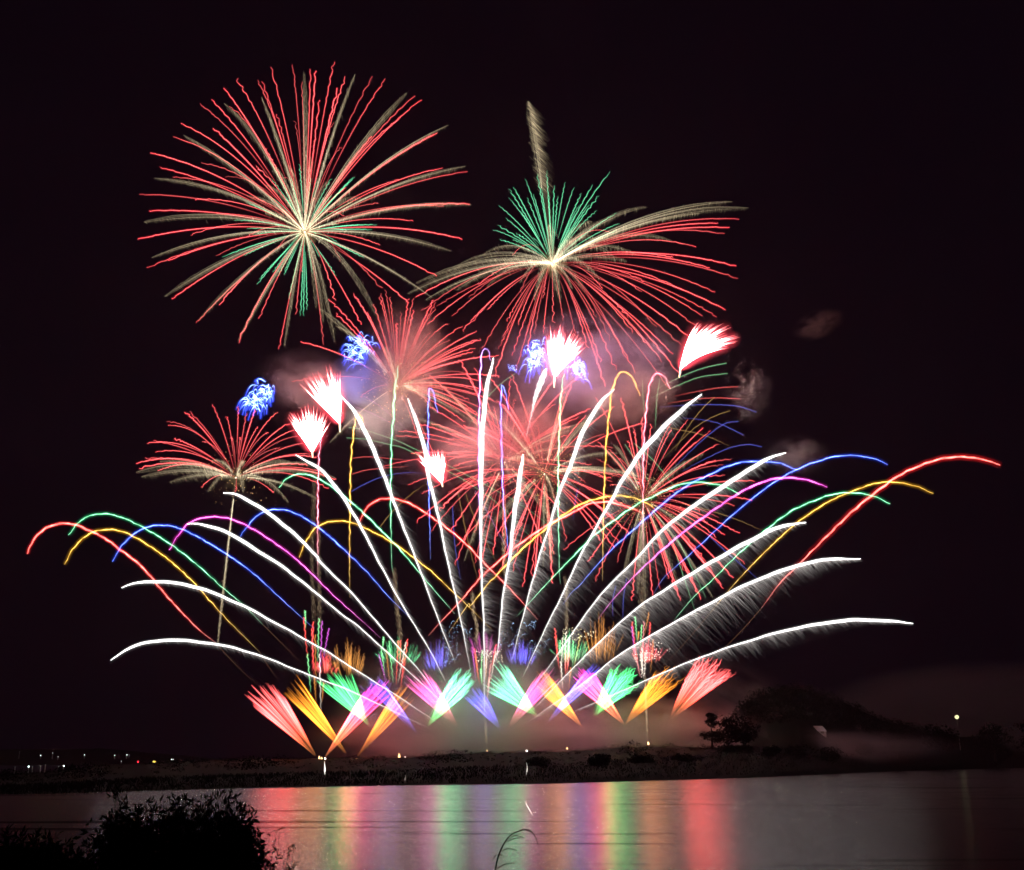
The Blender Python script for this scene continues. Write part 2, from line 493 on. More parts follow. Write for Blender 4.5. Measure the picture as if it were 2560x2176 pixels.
def burst(label, cpx, Y, R_px, reds=(), golds=(), greens=(), sag=.07, n_red=0, n_gold=0, n_green=0, core=(3, 2.4, 2), gold_w=11, crack=0, dim=1.0, cone=None, heart=1.0):
    C = W(cpx, Y); u = pxw(cpx, Y); R = R_px * u
    root = thing('firework_burst', C, label, 'firework', 'big round shell bursts in the sky')
    S = sag * R * 2

    def rnd(k, lo, hi):
        out = []
        for i in range(k):
            while True:
                d = rng.normal(size=3); d /= np.linalg.norm(d)
                if cone is None or cone(d): break
            out.append(C + d * R * rng.uniform(lo, hi) + np.array([0, 0, -S * .2]))
        return out

    tips = [burst_tip(C, cpx, p, Y, R) for p in reds] + rnd(n_red, .72, 1.05)
    for tp in tips[:100]:
        L = np.linalg.norm(tp - C) / R
        k = dim * rng.uniform(.4, 1.25)
        st = rng.uniform(.02, .3)
        star_trail('red_star_trail', root, C, tp, S * L * L, u, [(0, RED * .15 * k), (.25, RED * .55 * k), (.7, RED * k), (1, RED * .85 * k)], [(0, REDG * .2), (.4, REDG * .8 * k), (1, REDG * k)], start=st, w=rng.uniform(2.0, 2.9), mat=BRIGHT, amp=rng.uniform(1.6, 3.2), wstart=rng.uniform(.45, .75), cyc=rng.uniform(7, 12))
    tips = [burst_tip(C, cpx, p, Y, R) for p in golds] + rnd(n_gold, .7, 1.0)
    for tp in tips[:60]:
        L = np.linalg.norm(tp - C) / R; gk = dim * (.75 if heart < 1 else 1)
        glitter_trail('gold_glitter_trail', root, C, tp, S * L * L, u, n=int(60 + 80 * L), width=gold_w * rng.uniform(.8, 1.3), dim=gk, start=.03 if heart == 1 else .14)
    tips = [burst_tip(C, cpx, p, Y, R * .5) for p in greens] + rnd(n_green, .3, .5)
    for tp in tips[:60]:
        L = np.linalg.norm(tp - C) / R
        star_trail('green_star_trail', root, C, tp, S * L * L, u, [(0, GREEN * .5), (.4, GREEN * 1.1), (.85, GREEN), (1, GREEN * .4)], [(0, GREENG * .2), (.6, GREENG), (1, GREENG * .5)], start=rng.uniform(.05, .35), amp=rng.uniform(.8, 2.6), w=2.5, gw=7, wstart=.35)
    b = MB(); b.beads([C], 3.4 * u, np.array(core) * .6 * (.4 + .6 * heart))
    # warm glow where all the trails leave the shell
    t = np.linspace(-1, 1, 13)
    for ax in ((1, 0, 0), (0, 0, 1), (.7, 0, .7), (-.7, 0, .7)):
        b.tube(C + np.outer(t, np.array(ax)) * 42 * u, 15 * u * np.sqrt(np.maximum(1 - t ** 2, .0004)), np.array((.07, .05, .022)) * dim * heart, 8, 2.5)
    b.build('flash_core', FAINT, root)
    if crack: crackle('crackle_sparks', root, C, R * .36, crack, u)
    return root, C, u, R


YL = 450.0
A_RED = R1((830, 152), (952, 138), (1050, 160), (1078, 170), (1180, 122), (1245, 200), (1395, 198), (1465, 215), (640, 215), (573, 265), (503, 328), (435, 350), (757, 222), (785, 232), (333, 460), (293, 535), (168, 623), (220, 703), (295, 758), (103, 853), (410, 880), (158, 943), (527, 958), (97, 1100), (388, 1077), (153, 1257), (530, 1192), (282, 1432), (420, 1562), (548, 1458), (650, 1668), (768, 1535), (877, 1703), (970, 1510), (1122, 1678), (1000, 1280), (1188, 1440), (1745, 1303), (1590, 1450), (1885, 1098), (1430, 1130), (1620, 1000), (1930, 905), (1430, 900), (1912, 727), (1780, 707), (1755, 510), (1735, 520), (1660, 330), (1625, 308), (1555, 425), (1385, 535), (1200, 265), (1100, 335), (1175, 455), (1075, 545), (1045, 700), (1220, 595), (515, 488), (455, 680), (575, 755), (610, 368), (865, 410), (963, 450), (745, 692), (800, 600), (905, 760), (735, 870), (885, 935), (1070, 870), (1245, 815), (1230, 970), (1215, 1220), (870, 1150), (700, 1085), (1000, 230), (1440, 1370), (1780, 917), (1330, 1570), (270, 1215), (1540, 770))
A_GOLD = R1((573, 350), (350, 527), (188, 762), (130, 1005), (175, 1200), (245, 1415), (430, 1550), (650, 1660), (905, 1690), (1185, 1670), (1430, 1545), (1825, 1165), (1720, 1420), (1935, 908), (1905, 697), (1810, 470), (1580, 292), (1295, 188), (1015, 175), (780, 315), (1080, 1480), (1120, 1560), (700, 860), (860, 700), (1150, 780), (1330, 870), (800, 950), (800, 800), (930, 690), (1050, 640))
A_GREEN = R1((815, 650), (990, 685), (1165, 765), (1090, 760), (830, 765), (700, 897), (630, 995), (850, 1020), (735, 1075), (680, 1190), (570, 1195), (755, 1350), (870, 1300), (905, 1280), (845, 1280), (930, 1430), (995, 1520), (1060, 1290), (1190, 1300), (1205, 1120), (1285, 890), (1415, 1020), (1200, 1015), (820, 860), (700, 1040), (1250, 1050), (1030, 960), (970, 1090), (1100, 1200), (900, 1180))
burst('largest round red and gold burst, highest in the sky, green trails round its heart', R1.pt(1018, 1060), 455, 420, A_RED, A_GOLD, A_GREEN, sag=.06, n_green=16)
B_RED = R2((1865, 768), (1755, 790), (1825, 815), (1785, 850), (1628, 920), (1510, 980), (1855, 1028), (1715, 1040), (1860, 1095), (1738, 1172), (1555, 1157), (1350, 1112), (1788, 1265), (1745, 1305), (1660, 1298), (1620, 1350), (1408, 1358), (1595, 1420), (1545, 1460), (1500, 1510), (1530, 1610), (1480, 1700), (1330, 1170), (1260, 1310), (1285, 1395), (1250, 1540), (1300, 1620), (1190, 1600), (1160, 1440), (1080, 1310), (1007, 1345), (1115, 1150), (1130, 1690), (1035, 1480), (1110, 1560), (85, 1200), (290, 1300), (400, 1330), (200, 1250), (120, 1275), (150, 1350), (430, 1130), (660, 1175), (790, 1205), (650, 1350), (845, 1340), (560, 1440), (545, 1480), (455, 1480), (340, 1390), (520, 1640), (620, 1520), (640, 1600), (690, 1420), (740, 1400), (790, 1400), (700, 1500), (1165, 845), (620, 970), (1450, 1560), (1380, 1480), (970, 1420), (900, 1330), (590, 1330), (480, 1270), (380, 1200))
B_GOLD = R2((450, 970), (300, 1035), (90, 1120), (40, 1180), (140, 1215), (310, 1160), (480, 1140), (1360, 700), (1830, 672), (1920, 710), (1650, 735), (1500, 890), (1180, 765), (1300, 960), (1060, 780), (660, 1120), (760, 1150), (860, 1160), (950, 1150), (1020, 1170), (1100, 1100), (1180, 980), (1250, 1000), (560, 1020), (1080, 880), (740, 1210), (880, 1230), (980, 920))
B_GREEN = R2((600, 600), (625, 590), (690, 545), (755, 515), (808, 500), (910, 565), (960, 590), (1065, 575), (1160, 505), (1095, 640), (1000, 625), (540, 690), (535, 800), (508, 825), (545, 880), (640, 845), (665, 725), (735, 630), (820, 635), (850, 580), (990, 690), (1085, 720), (1195, 735), (1215, 790), (970, 740), (940, 815), (600, 650), (700, 650), (780, 600), (870, 640), (1195, 830), (620, 880), (730, 870), (580, 760), (1040, 690))
B_root, B_C, B_u, B_R = burst('wide flattened red and gold burst with an upright tuft of green trails on top', R2.pt(838, 1015), 448, 470, B_RED, B_GOLD, B_GREEN, sag=.075)
glitter_trail('rising_tail', B_root, B_C, W(R2.pt(705, 118), 448), 6, B_u, n=420, width=26, drop=30, drift=(1.0, 0, -.55), start=.42, fade=.6, dim=.75)
glitter_trail('burst_tail', B_root, B_C, W(R2.pt(820, 795), 448), 0, B_u, n=160, width=22, drop=12, start=.02, fade=1.2)
G_RED = R3((1168, 240), (1020, 288), (1040, 283), (918, 340), (925, 362), (955, 432), (845, 447), (808, 460), (860, 508), (800, 545), (753, 570), (765, 600), (860, 615), (1110, 700), (1115, 450), (1250, 310), (1313, 255), (1360, 290), (1410, 265), (1530, 290), (1590, 350), (1630, 385), (1650, 420), (1670, 460), (1720, 520), (1545, 485), (1850, 660), (1810, 710), (1510, 735), (1300, 725), (1275, 430), (1325, 430), (1750, 540), (1420, 370), (1700, 580), (1780, 620), (1480, 400))
G_GOLD = R3((750, 620), (780, 645), (935, 675), (1145, 725), (1165, 555), (1345, 560), (1590, 785), (1760, 770), (1340, 730), (880, 560), (1750, 580), (1850, 650), (1600, 560))
G_root, G_C, G_u, G_R = burst('small low red burst with drooping gold feathers, standing alone above the white comets', R3.pt(1300, 650), 470, 260, G_RED, G_GOLD, (), sag=.09, crack=140, gold_w=9, heart=.2)
glitter_trail('rising_tail', G_root, G_C, W((545, 1610), 470), 1, G_u, n=300, width=9, drop=10, drift=(-.3, 0, -1), start=.14, fade=.7, dim=1.0)
C_RED = R4((555, 120), (600, 210), (712, 85), (720, 100), (800, 200), (885, 85), (915, 65), (945, 110), (985, 270), (1095, 115), (1060, 120), (1095, 190), (1235, 140), (1240, 175), (1300, 280), (1400, 290), (1205, 325), (1500, 320), (1500, 375), (1325, 380), (1480, 430), (1620, 480), (1470, 455), (1640, 610), (1400, 480), (1500, 700), (1450, 760), (1480, 830), (1520, 870), (1600, 760), (1640, 780), (1420, 900), (1060, 435), (880, 110), (1380, 520), (1440, 590), (1530, 640), (1560, 700), (1380, 830), (1600, 850), (1150, 250), (840, 150), (1015, 200))
C_GOLD = R4((500, 180), (600, 290), (905, 420), (565, 1025), (1240, 840), (1500, 920), (1420, 800), (1300, 680), (1330, 760))
burst('red burst leaning right, between the two largest bursts, blue flower at its edge', R4.pt(990, 670), 452, 290, C_RED, C_GOLD, (), sag=.06, crack=420, n_red=12, heart=.2)
burst('red burst behind the upright white comet, pinkish smoke glowing over its heart', RC.pt(625, 470), 462, 300, RC((60, 60), (30, 150), (10, 215), (0, 270), (0, 370), (20, 440), (60, 520), (330, 10), (470, 10), (500, -150)), (), (), sag=.06, n_red=52, n_gold=9, crack=320, heart=.2)
burst('red burst with the densest cloud of orange crackling sparks round its heart', RC.pt(1062, 600), 445, 290, (), (), (), sag=.07, n_red=54, n_gold=10, crack=560, heart=.2)
F_RED = RB((890, 40), (1060, 0), (1210, 75), (1280, 110), (1360, 235), (1480, 385), (1330, 395), (1390, 445), (1410, 545), (1720, 600), (1530, 845), (1360, 960), (1550, 1110), (1420, 1130), (1340, 1155), (1500, 1550), (1410, 1660), (1210, 1360), (510, 1760), (710, 1720), (360, 1400), (145, 1580), (90, 1380), (780, 1650), (980, 1764), (870, 1560), (1160, 1700), (1100, 1560), (1020, 1480), (300, 640), (380, 380), (470, 200), (520, 60), (700, 40), (1700, 790), (1180, 900), (1250, 1000), (1300, 1480))
burst('lowest right red burst, round, its lower trails hanging over the coloured arcs', RB.pt(620, 790), 456, 300, F_RED, RB((1210, 330), (1030, 410), (420, 1560), (560, 1700), (1300, 1740), (960, 1600), (330, 240), (200, 250), (640, 1764), (1150, 1200)), (), sag=.06, n_red=22, crack=480, heart=.2)


# ------------------------------------------------------------------ fireworks: white comets
COMET_CORE = 1.2


def comet(label, pts, dY=0.0, wmax=10.0, tail=60, drift=(.62, 0, -.78), n_tail=330, k_tail=1.0, base_fade=.5):
    px = smooth(pts, 60)[::-1]           # from the mortar up to the tip
    t = np.linspace(0, 1, 60)
    Y = YL + 4 + dY * t
    P = np.array([W(p, y) for p, y in zip(px, Y)]); u = pxw(px[30], YL)
    root = thing('white_comet', P[0], label, 'firework', 'white comets fanning out from the launch line')
    b = MB()
    rad = wmax * u * .5 * np.interp(t, [0, .12, .45, .8, .93, 1], [.2, .26, .46, .95, .8, .2])
    P2 = P + wig(60, .8 * u, 8, .3, 0)
    br = np.interp(t, [0, .12, .5, .8], [base_fade * .3, .55, 1.3, 3.2])[:, None] * np.array([[1, .985, .96]])
    b.tube(P2, rad * 1.15, br * .5, 8, 2.0)
    b.tube(P2, rad * .4, br * COMET_CORE * .5, 5, .5)
    b.tube(P2 + np.array([.4, 0, -1.]) * u, rad * 1.5 + 5 * u, np.clip(br, 0, 2) * .016, 8, 2.6)
    b.build('head_streak', BRIGHT, root)
    # spark tail: every point of the path drops sparks that slow down and drift with the wind
    b = MB()
    n_tail = n_tail * 7
    tt = rng.uniform(.02, .995, n_tail); i = tt * 59; i0 = np.clip(i.astype(int), 0, 58); fr = (i - i0)[:, None]
    A = P[i0] * (1 - fr) + P[i0 + 1] * fr
    T = np.gradient(P, axis=0); T /= np.linalg.norm(T, axis=1, keepdims=True)
    d = np.array(drift, float); d = d / np.linalg.norm(d)
    q = rng.uniform(0, 1, n_tail) ** 2.2
    L = tail * u * np.interp(tt, [0, .12, .35, .6, .85, 1], [.1, .45, .9, .85, .42, .08]) * (.12 + 1.05 * q)
    perp = rng.normal(size=(n_tail, 3)) * np.array([.11, .25, .09])
    M1 = A + (T[i0] * .28 + d * .5 + perp) * L[:, None] * .5
    E = A + (T[i0] * .20 + d * 1.0 + perp * 1.6) * L[:, None]
    c0 = (np.interp(tt, [0, .1, .35, .7, 1], [.14, .26, .25, .28, .5]) * rng.uniform(.15, 1.5, n_tail) * .95 * k_tail * (1 - .35 * q))[:, None] * np.array([[1, .92, .87]])
    b.sticks(A, M1, 1.0 * u, c0 * .5, c0 * .34)
    b.sticks(M1, E, .85 * u, c0 * .34, c0 * .0)
    b.build('spark_tail', FAINT, root)
    return root


comet('lowest white comet on the left, drooping almost flat above the red mine fan', R3((613, 1655), (700, 1595), (800, 1560), (930, 1545), (1100, 1555), (1300, 1590), (1500, 1655), (1700, 1735)) + [(866, 1723), (968, 1771), (1075, 1822)], 15, 9, 30)
comet('white comet at left arching flat, just above the lowest comet there', R3((670, 1257), (740, 1232), (850, 1222), (1000, 1235), (1150, 1275), (1350, 1360), (1500, 1440), (1700, 1550)) + R7((800, 700), (1000, 830), (1250, 985), (1500, 1150), (1600, 1215)), -12, 9, 42)
comet('white comet whose tip meets the magenta arc on the left', R3((1030, 905), (1100, 905), (1250, 950), (1400, 1040), (1550, 1135), (1700, 1250), (1850, 1375)) + R7((1000, 500), (1200, 680), (1400, 860), (1600, 1040)), 8, 10, 42)
comet('white comet starting its curve directly under the small lone red burst', R3((1230, 735), (1310, 745), (1450, 825), (1600, 940), (1750, 1085)) + R7((690, 0), (930, 235), (1100, 430), (1280, 640), (1450, 830), (1570, 1000)), -8, 10, 44)
comet('white comet whose tip lies just below the two red-white palms on the left', R4((350, 1103), (500, 1190), (600, 1300), (700, 1450), (780, 1590)) + R7((1130, 0), (1280, 280), (1400, 480), (1520, 680), (1640, 920)), 14, 10, 46)
comet('tall white comet rising to the base of the upper left red-white palm', R4((640, 735), (720, 830), (800, 980), (870, 1140), (940, 1320), (1010, 1510), (1100, 1740)) + R7((1560, 400), (1700, 760)), -6, 12, 56)
comet('white comet passing behind the smallest red-white palm in the middle', R4((1058, 745), (1100, 860), (1160, 1050), (1190, 1250), (1240, 1450), (1280, 1640)) + R7((1640, 0), (1720, 350), (1810, 800)), 10, 12, 62)
comet('upright white comet in the centre, straightest of all', R4((1598, 490), (1560, 650), (1535, 850), (1525, 1000), (1520, 1300), (1518, 1764)) + R7((1910, 500), (1912, 900), (1916, 1180)), 0, 14, 62, drift=(.9, 0, -.5))
comet('short thick white comet piece just left of the brightest palm', R5((668, 560), (630, 660), (600, 740), (582, 820), (568, 880), (556, 930), (545, 985)), 6, 17, 22, n_tail=120, base_fade=3)
comet('nearly upright white comet leaning a little right, its tip inside the red bursts', R5((522, 1100), (495, 1300), (465, 1500), (440, 1740)) + R8((265, 150), (245, 300), (225, 520), (205, 680)), -10, 13, 66, drift=(.9, 0, -.5))
comet('wide white comet with a kinked upper end, under the yellow hooked candle', R5((1100, 690), (1020, 760), (960, 850), (880, 1000), (820, 1180), (760, 1310), (710, 1480), (620, 1764)) + R8((400, 300), (310, 650)), 12, 13, 88)
comet('long straight white comet ending right of the red hooked candle', R5((1650, 720), (1500, 840), (1350, 990), (1250, 1110), (1150, 1260), (1090, 1370), (960, 1600), (870, 1764)) + R8((640, 220), (540, 420), (380, 760)), -12, 13, 92)
comet('white comet at right whose tip reaches into a small grey puff of smoke', R6((672, 513), (560, 550), (400, 650), (200, 780), (0, 930)) + R8((1110, 0), (900, 210), (720, 450), (560, 680), (470, 800)), 10, 13, 92)
comet('white comet at right crossed near its tip by the yellow arc', R6((785, 897), (640, 920), (450, 1010), (200, 1150), (0, 1270)) + R8((1100, 330), (850, 560), (650, 760), (450, 970)), -14, 11, 96)
comet('white comet at right with the broadest comb of falling sparks', R6((1085, 1098), (900, 1100), (700, 1145), (450, 1240), (200, 1370)) + R8((1300, 440), (1000, 620), (800, 780), (600, 920), (420, 1050)), 12, 10, 110, n_tail=460)
comet('lowest white comet on the right, almost level at its tip', R6((1370, 1452), (1200, 1437), (1000, 1437), (700, 1485), (400, 1570), (150, 1660)) + R8((1250, 750), (1000, 860), (700, 990)), -8, 9.5, 50)


# ------------------------------------------------------------------ fireworks: coloured arcs and candles
HUE = {'red': ((5, .9, .75), (.55, .01, .01)), 'yellow': ((3.2, 1.9, .35), (.22, .1, .002)), 'green': ((1.2, 3.2, 1.8), (.004, .2, .07)), 'blue': ((.7, 1.1, 4.2), (.005, .02, .3)),
       'magenta': ((4, .7, 3.2), (.28, .006, .16)), 'violet': ((2.6, 1.6, 3.6), (.1, .01, .22)), 'pink': ((3.4, 1.2, 1.5), (.3, .02, .05)), 'orange': ((1.0, .42, .08), (.09, .03, .003))}


def arc(label, hue, pts, dY=0, w=3.0, gw=15, ember=None, amp=.9, cyc=15, name='coloured_arc', group='coloured comet arcs crossing the white comets', bright=1.0, tip_first=True):
    core, glow = [np.array(c) * bright for c in HUE[hue]]
    px = smooth(pts, 90)[::-1]
    t = np.linspace(0, 1, 90); Y = YL - 3 + dY * t
    P = np.array([W(p, y) for p, y in zip(px, Y)]); u = pxw(px[45], YL)
    root = thing(name, P[0], label, 'firework', group)
    P = P + wig(90, amp * u, cyc, .25, .1)
    b = MB()
    wh = np.array([1.0, .9, .85])
    lo = core * .12 + wh * .12
    fl = np.interp(np.arange(90), np.arange(0, 91, 1.5), rng.uniform(.3, 1.3, 61))[:, None]
    b.tube(P, w * u * .5 * rng.uniform(.8, 1.2, 90) * np.interp(t, [0, .15, .5, .85, 1], [.4, .6, .95, 1, .55]), ramp(90, [(0, lo * .5), (.14, lo + core * .25), (.4, core), (.85, core), (1, core * .5)]) * fl * .5, 5, .5)
    b.tube(P, gw * u * .5, ramp(90, [(0, glow * 0), (.2, glow * .3), (.5, glow), (.9, glow), (1, glow * .4)]) * .5, 8, 2.6)
    b.build('star_trail', BRIGHT, root)
    if ember:
        e = smooth(ember, 24); E = np.array([W(p, YL - 3) for p in e]); b = MB()
        b.tube(E, 1.0 * u, ramp(24, [(0, (.14, .07, .04)), (.5, (.09, .04, .02)), (1, (.01, .004, .002))]) * .5, 4, .7)
        b.build('ember_trail', FAINT, root)
    return root


arc('leftmost arc of all, red, curling down at the picture edge', 'red', R3((148, 1070), (190, 985), (250, 930), (320, 905), (400, 905), (480, 935), (580, 985), (660, 1045), (760, 1120), (840, 1205), (900, 1280), (1000, 1390), (1100, 1490), (1190, 1560)), 8, 5, ember=R3((1190, 1560), (1270, 1650), (1350, 1730), (1420, 1790)))
arc('left yellow arc just inside the red arc', 'yellow', R3((357, 1130), (390, 1060), (440, 1000), (500, 955), (570, 937), (650, 940), (730, 970), (830, 1030), (940, 1110), (1060, 1220), (1150, 1320), (1250, 1430), (1350, 1530), (1430, 1610)), -8, ember=R3((1430, 1610), (1480, 1690), (1530, 1760)))
arc('left green arc, higher than the red and yellow arcs beside it', 'green', R3((380, 965), (420, 910), (470, 870), (540, 850), (610, 852), (700, 880), (800, 930), (900, 990), (1000, 1060), (1110, 1150), (1220, 1250), (1340, 1350), (1450, 1460)), 12, ember=R3((1450, 1460), (1560, 1570), (1680, 1690)))
arc('left blue arc under the long green arc', 'blue', R3((622, 1112), (660, 1040), (720, 975), (790, 930), (870, 912), (960, 920), (1050, 955), (1150, 1010), (1270, 1085), (1400, 1180), (1520, 1290), (1640, 1400), (1730, 1480)), -10)
arc('magenta arc on the left curling over a white comet tip', 'magenta', R3((932, 1050), (970, 985), (1030, 910), (1090, 878), (1180, 865), (1280, 880), (1390, 930), (1500, 1000), (1610, 1080), (1720, 1180), (1840, 1300)) + R7((1050, 480), (1150, 575)), 6)
arc('second blue arc from the left, crossing above the short yellow arc', 'blue', R3((1323, 975), (1370, 910), (1430, 850), (1510, 825), (1600, 835), (1700, 885), (1800, 960), (1900, 1050)) + R7((960, 0), (1070, 110), (1200, 260), (1300, 360), (1370, 430)), -6)
arc('short yellow arc left of centre, under the red arc', 'yellow', R4((370, 1750), (420, 1640), (470, 1570), (540, 1530), (620, 1520), (700, 1528), (800, 1570), (900, 1620), (1000, 1680), (1080, 1740)) + R7((1530, 90), (1650, 205), (1800, 345), (1970, 515)), 10)
arc('long green arc starting beside the lone red burst and running down to the centre', 'green', R4((245, 1310), (280, 1265), (340, 1230), (410, 1225), (500, 1255), (600, 1320), (700, 1400), (800, 1490), (900, 1590), (1000, 1690)) + R7((1450, 110), (1560, 240), (1700, 400)), -12, 3.6, 12)
arc('red arc left of centre with its bend behind the tall white comet', 'red', R4((750, 1530), (790, 1450), (850, 1395), (920, 1378), (1000, 1385), (1100, 1425), (1230, 1510), (1350, 1600), (1450, 1690)) + R8((110, 0), (200, 90), (300, 190), (400, 300), (480, 390)), 8, 4.2, 15)
arc('rightmost arc of all, long and red, high over the dark river bank', 'red', R6((1853, 580), (1760, 550), (1650, 535), (1530, 545), (1420, 580), (1300, 635), (1200, 705), (1050, 825), (900, 970), (750, 1120), (640, 1230), (580, 1310), (540, 1365)), 10, 5.4, 22, ember=R6((540, 1365), (430, 1490), (300, 1620), (180, 1730)))
arc('right yellow arc crossing the long red arc', 'yellow', R6((1483, 738), (1400, 700), (1280, 675), (1170, 680), (1050, 720), (920, 775), (800, 850), (700, 925), (550, 1065), (420, 1200), (350, 1280), (250, 1400)), -10, ember=R6((250, 1400), (150, 1520), (40, 1640), (-60, 1740)))
arc('right green arc bending just under the yellow arc', 'green', R6((1245, 793), (1150, 750), (1040, 733), (930, 742), (820, 780), (700, 835), (560, 940), (400, 1080), (270, 1210), (170, 1300), (60, 1430)) + R8((1365, 395),), 6)
arc('right blue arc, highest of the arcs on that side', 'blue', R6((1235, 577), (1150, 543), (1050, 528), (950, 532), (830, 565), (720, 610), (600, 680), (480, 770), (350, 880), (200, 1020), (100, 1110), (0, 1200)) + R8((1230, 220),), -8)
arc('right magenta arc passing below the blue arc', 'magenta', R6((900, 703), (800, 665), (690, 650), (590, 660), (480, 700), (380, 755), (250, 845), (120, 940), (0, 1040)) + R8((1215, 0), (1100, 110), (1000, 220), (940, 290), (870, 385)), 12, 4.8)
arc('blue arc right of centre that ends behind a white comet tip', 'blue', R6((725, 605), (640, 570), (540, 560), (430, 565), (330, 595), (220, 650)) + RB((1180, 575), (1120, 605), (940, 720), (700, 920), (500, 1100), (300, 1280), (100, 1500), (0, 1620)) + R8((700, 210), (640, 290)), -4, 4)
arc('green arc right of centre running through the heart of the lowest right burst', 'green', RB((1560, 735), (1480, 680), (1370, 640), (1250, 620), (1120, 612), (1000, 630), (880, 670), (740, 740), (610, 800), (480, 880), (300, 1010), (130, 1140), (0, 1270)) + R8((560, 130), (440, 260), (340, 370)), 8, 4)
arc('yellow arc ending at the heart of the lowest right burst', 'yellow', RB((720, 860), (650, 815), (540, 770), (420, 745), (300, 748), (180, 770), (80, 800), (0, 830)) + RC((1300, 1030), (1080, 1200), (900, 1350), (700, 1540), (500, 1750)) + R8((160, 150), (40, 300)) + R7((1800, 320), (1650, 540)), -8, 4.2)
arc('red arc right of centre lying close along the yellow one', 'red', RB((620, 920), (520, 870), (350, 820), (250, 805), (100, 820), (0, 870)) + RC((1300, 1060), (1100, 1160), (900, 1290), (700, 1440), (500, 1610), (360, 1740)) + R7((1900, 110), (1750, 290), (1580, 470), (1500, 560)), 6, 4.6)
CG = 'thin hooked candle stars falling straight down'
arc('upright red candle trail left of centre below the lower palm', 'pink', R4((520, 960), (510, 1020), (495, 1150), (490, 1500), (490, 1764))[0:] + R7((690, 120),), 0, 2.9, 12, cyc=11, amp=1.2, name='candle_star', group=CG)
arc('upright yellow candle trail with its hook behind the tall white comet', 'yellow', R4((775, 900), (755, 850), (728, 880), (712, 1000), (700, 1120), (695, 1300), (690, 1764)) + R7((925, 280),), 5, 3.0, 11, cyc=11, amp=1.2, name='candle_star', group=CG)
arc('upright green candle trail falling from the leaning red burst', 'green', R4((1000, 540), (975, 700), (965, 900), (955, 1000), (950, 1400), (955, 1764)) + R7((1245, 110),), -5, 3.0, 12, cyc=11, amp=1.2, name='candle_star', group=CG)
arc('blue hooked candle trail above the smallest palm', 'blue', R4((1245, 835), (1225, 740), (1205, 685), (1190, 720), (1185, 960), (1190, 1300), (1200, 1764)), 6, 3.0, 9, cyc=11, amp=1.2, name='candle_star', group=CG, bright=1.1)
arc('violet hooked candle trail beside the upright white comet', 'violet', R4((1582, 510), (1560, 440), (1535, 440), (1520, 500), (1510, 700), (1507, 900), (1505, 1200), (1510, 1500), (1513, 1764)), -4, 3.4, 11, cyc=11, amp=1.2, name='candle_star', group=CG)
arc('blue hooked candle trail running down through the middle red burst', 'blue', R4((1695, 820), (1675, 730), (1655, 660), (1645, 720), (1645, 900), (1650, 1100), (1660, 1400), (1690, 1700)) + R8((290, 110),), 4, 3.0, 9, cyc=11, amp=1.2, name='candle_star', group=CG, bright=1.1)
arc('upright green candle trail below the brightest palm', 'green', R5((780, 590), (760, 750), (755, 900), (745, 1200), (750, 1764)) + R8((625, 160),), 3, 3.4, 11, cyc=11, amp=1.2, name='candle_star', group=CG)
arc('yellow hooked candle trail right of centre, bending over the wide kinked comet', 'yellow', R5((1260, 730), (1220, 630), (1160, 580), (1110, 620), (1080, 720), (1065, 860), (1050, 1000), (1035, 1300), (1025, 1764)) + R8((898, 140),), -6, 3.4, 11, cyc=11, amp=1.2, name='candle_star', group=CG)
arc('red hooked candle trail right of the yellow hooked one', 'pink', R5((1450, 690), (1420, 620), (1375, 590), (1335, 620), (1310, 720), (1295, 880), (1285, 1000), (1280, 1300), (1280, 1764)), 6, 3.7, 15, cyc=11, amp=1.2, name='candle_star', group=CG)

# thin faint willow stars behind the comets
THIN = {'green': (.16, .42, .2), 'blue': (.07, .08, .42), 'orange': (.28, .16, .05), 'purple': (.28, .09, .28), 'red': (.6, .07, .07)}


def thin(label, hue, pts, w=2.4, dY=0, k=1.0):
    px = smooth(pts, 40); P = np.array([W(p, YL + 12 + dY * i / 39) for i, p in enumerate(px)]); u = pxw(px[20], YL)
    c = np.array(THIN[hue]) * k
    b = MB(); b.tube(P + wig(40, .6 * u, 8, .3, 0), w * u * .5, ramp(40, [(0, c * .7), (.15, c), (.6, c * .8), (1, c * .25)]) * .6, 4, .7)
    b.tube(P, 4 * u, ramp(40, [(0, c * .06), (.5, c * .06), (1, c * 0)]), 6, 2.5)
    tag(b.build('thin_willow_star', FAINT), label, 'firework', 'thin faint star trails curving behind the comets')


thin('upper of two thin green trails beside the rightmost red-white palm', 'green', R6((345, 18), (220, 45), (100, 90), (0, 140), (-60, 175)), 2.6, 10)
thin('lower of two thin green trails beside the rightmost red-white palm', 'green', R6((350, 75), (200, 95), (80, 140), (0, 175), (-70, 210)), 2.6, -10)
thin('upper of two thin green trails drooping right past the yellow hooked trail on the left', 'green', [(866, 1095), (917, 1099), (977, 1113), (1029, 1130), (1217, 1238), (1351, 1367)], 2.2, 8)
thin('lower of two thin green trails drooping right past the yellow hooked trail on the left', 'green', [(872, 1069), (917, 1077), (977, 1097), (1029, 1119), (1265, 1240), (1394, 1328)], 2.2, -8)
thin('thin green trail falling inside the bend of the red hooked candle', 'green', [(1650, 946), (1642, 1000), (1638, 1073)], 2.4)
thin('short thin green trail just left of the red hooked candle', 'green', [(1606, 950), (1608, 1000), (1614, 1049)], 2.2)
thin('thin green trail slanting down to the right below the lowest right burst', 'green', [(1688, 1338), (1720, 1400), (1765, 1496)], 2.4, 6)
thin('thin green trail left of the slanting one below the lowest right burst', 'green', [(1679, 1348), (1700, 1415), (1742, 1540)], 2.2, -6)
thin('longer thin green diagonal crossing the long straight white comet', 'green', RB((530, 230), (720, 400), (960, 700)), 2.2)
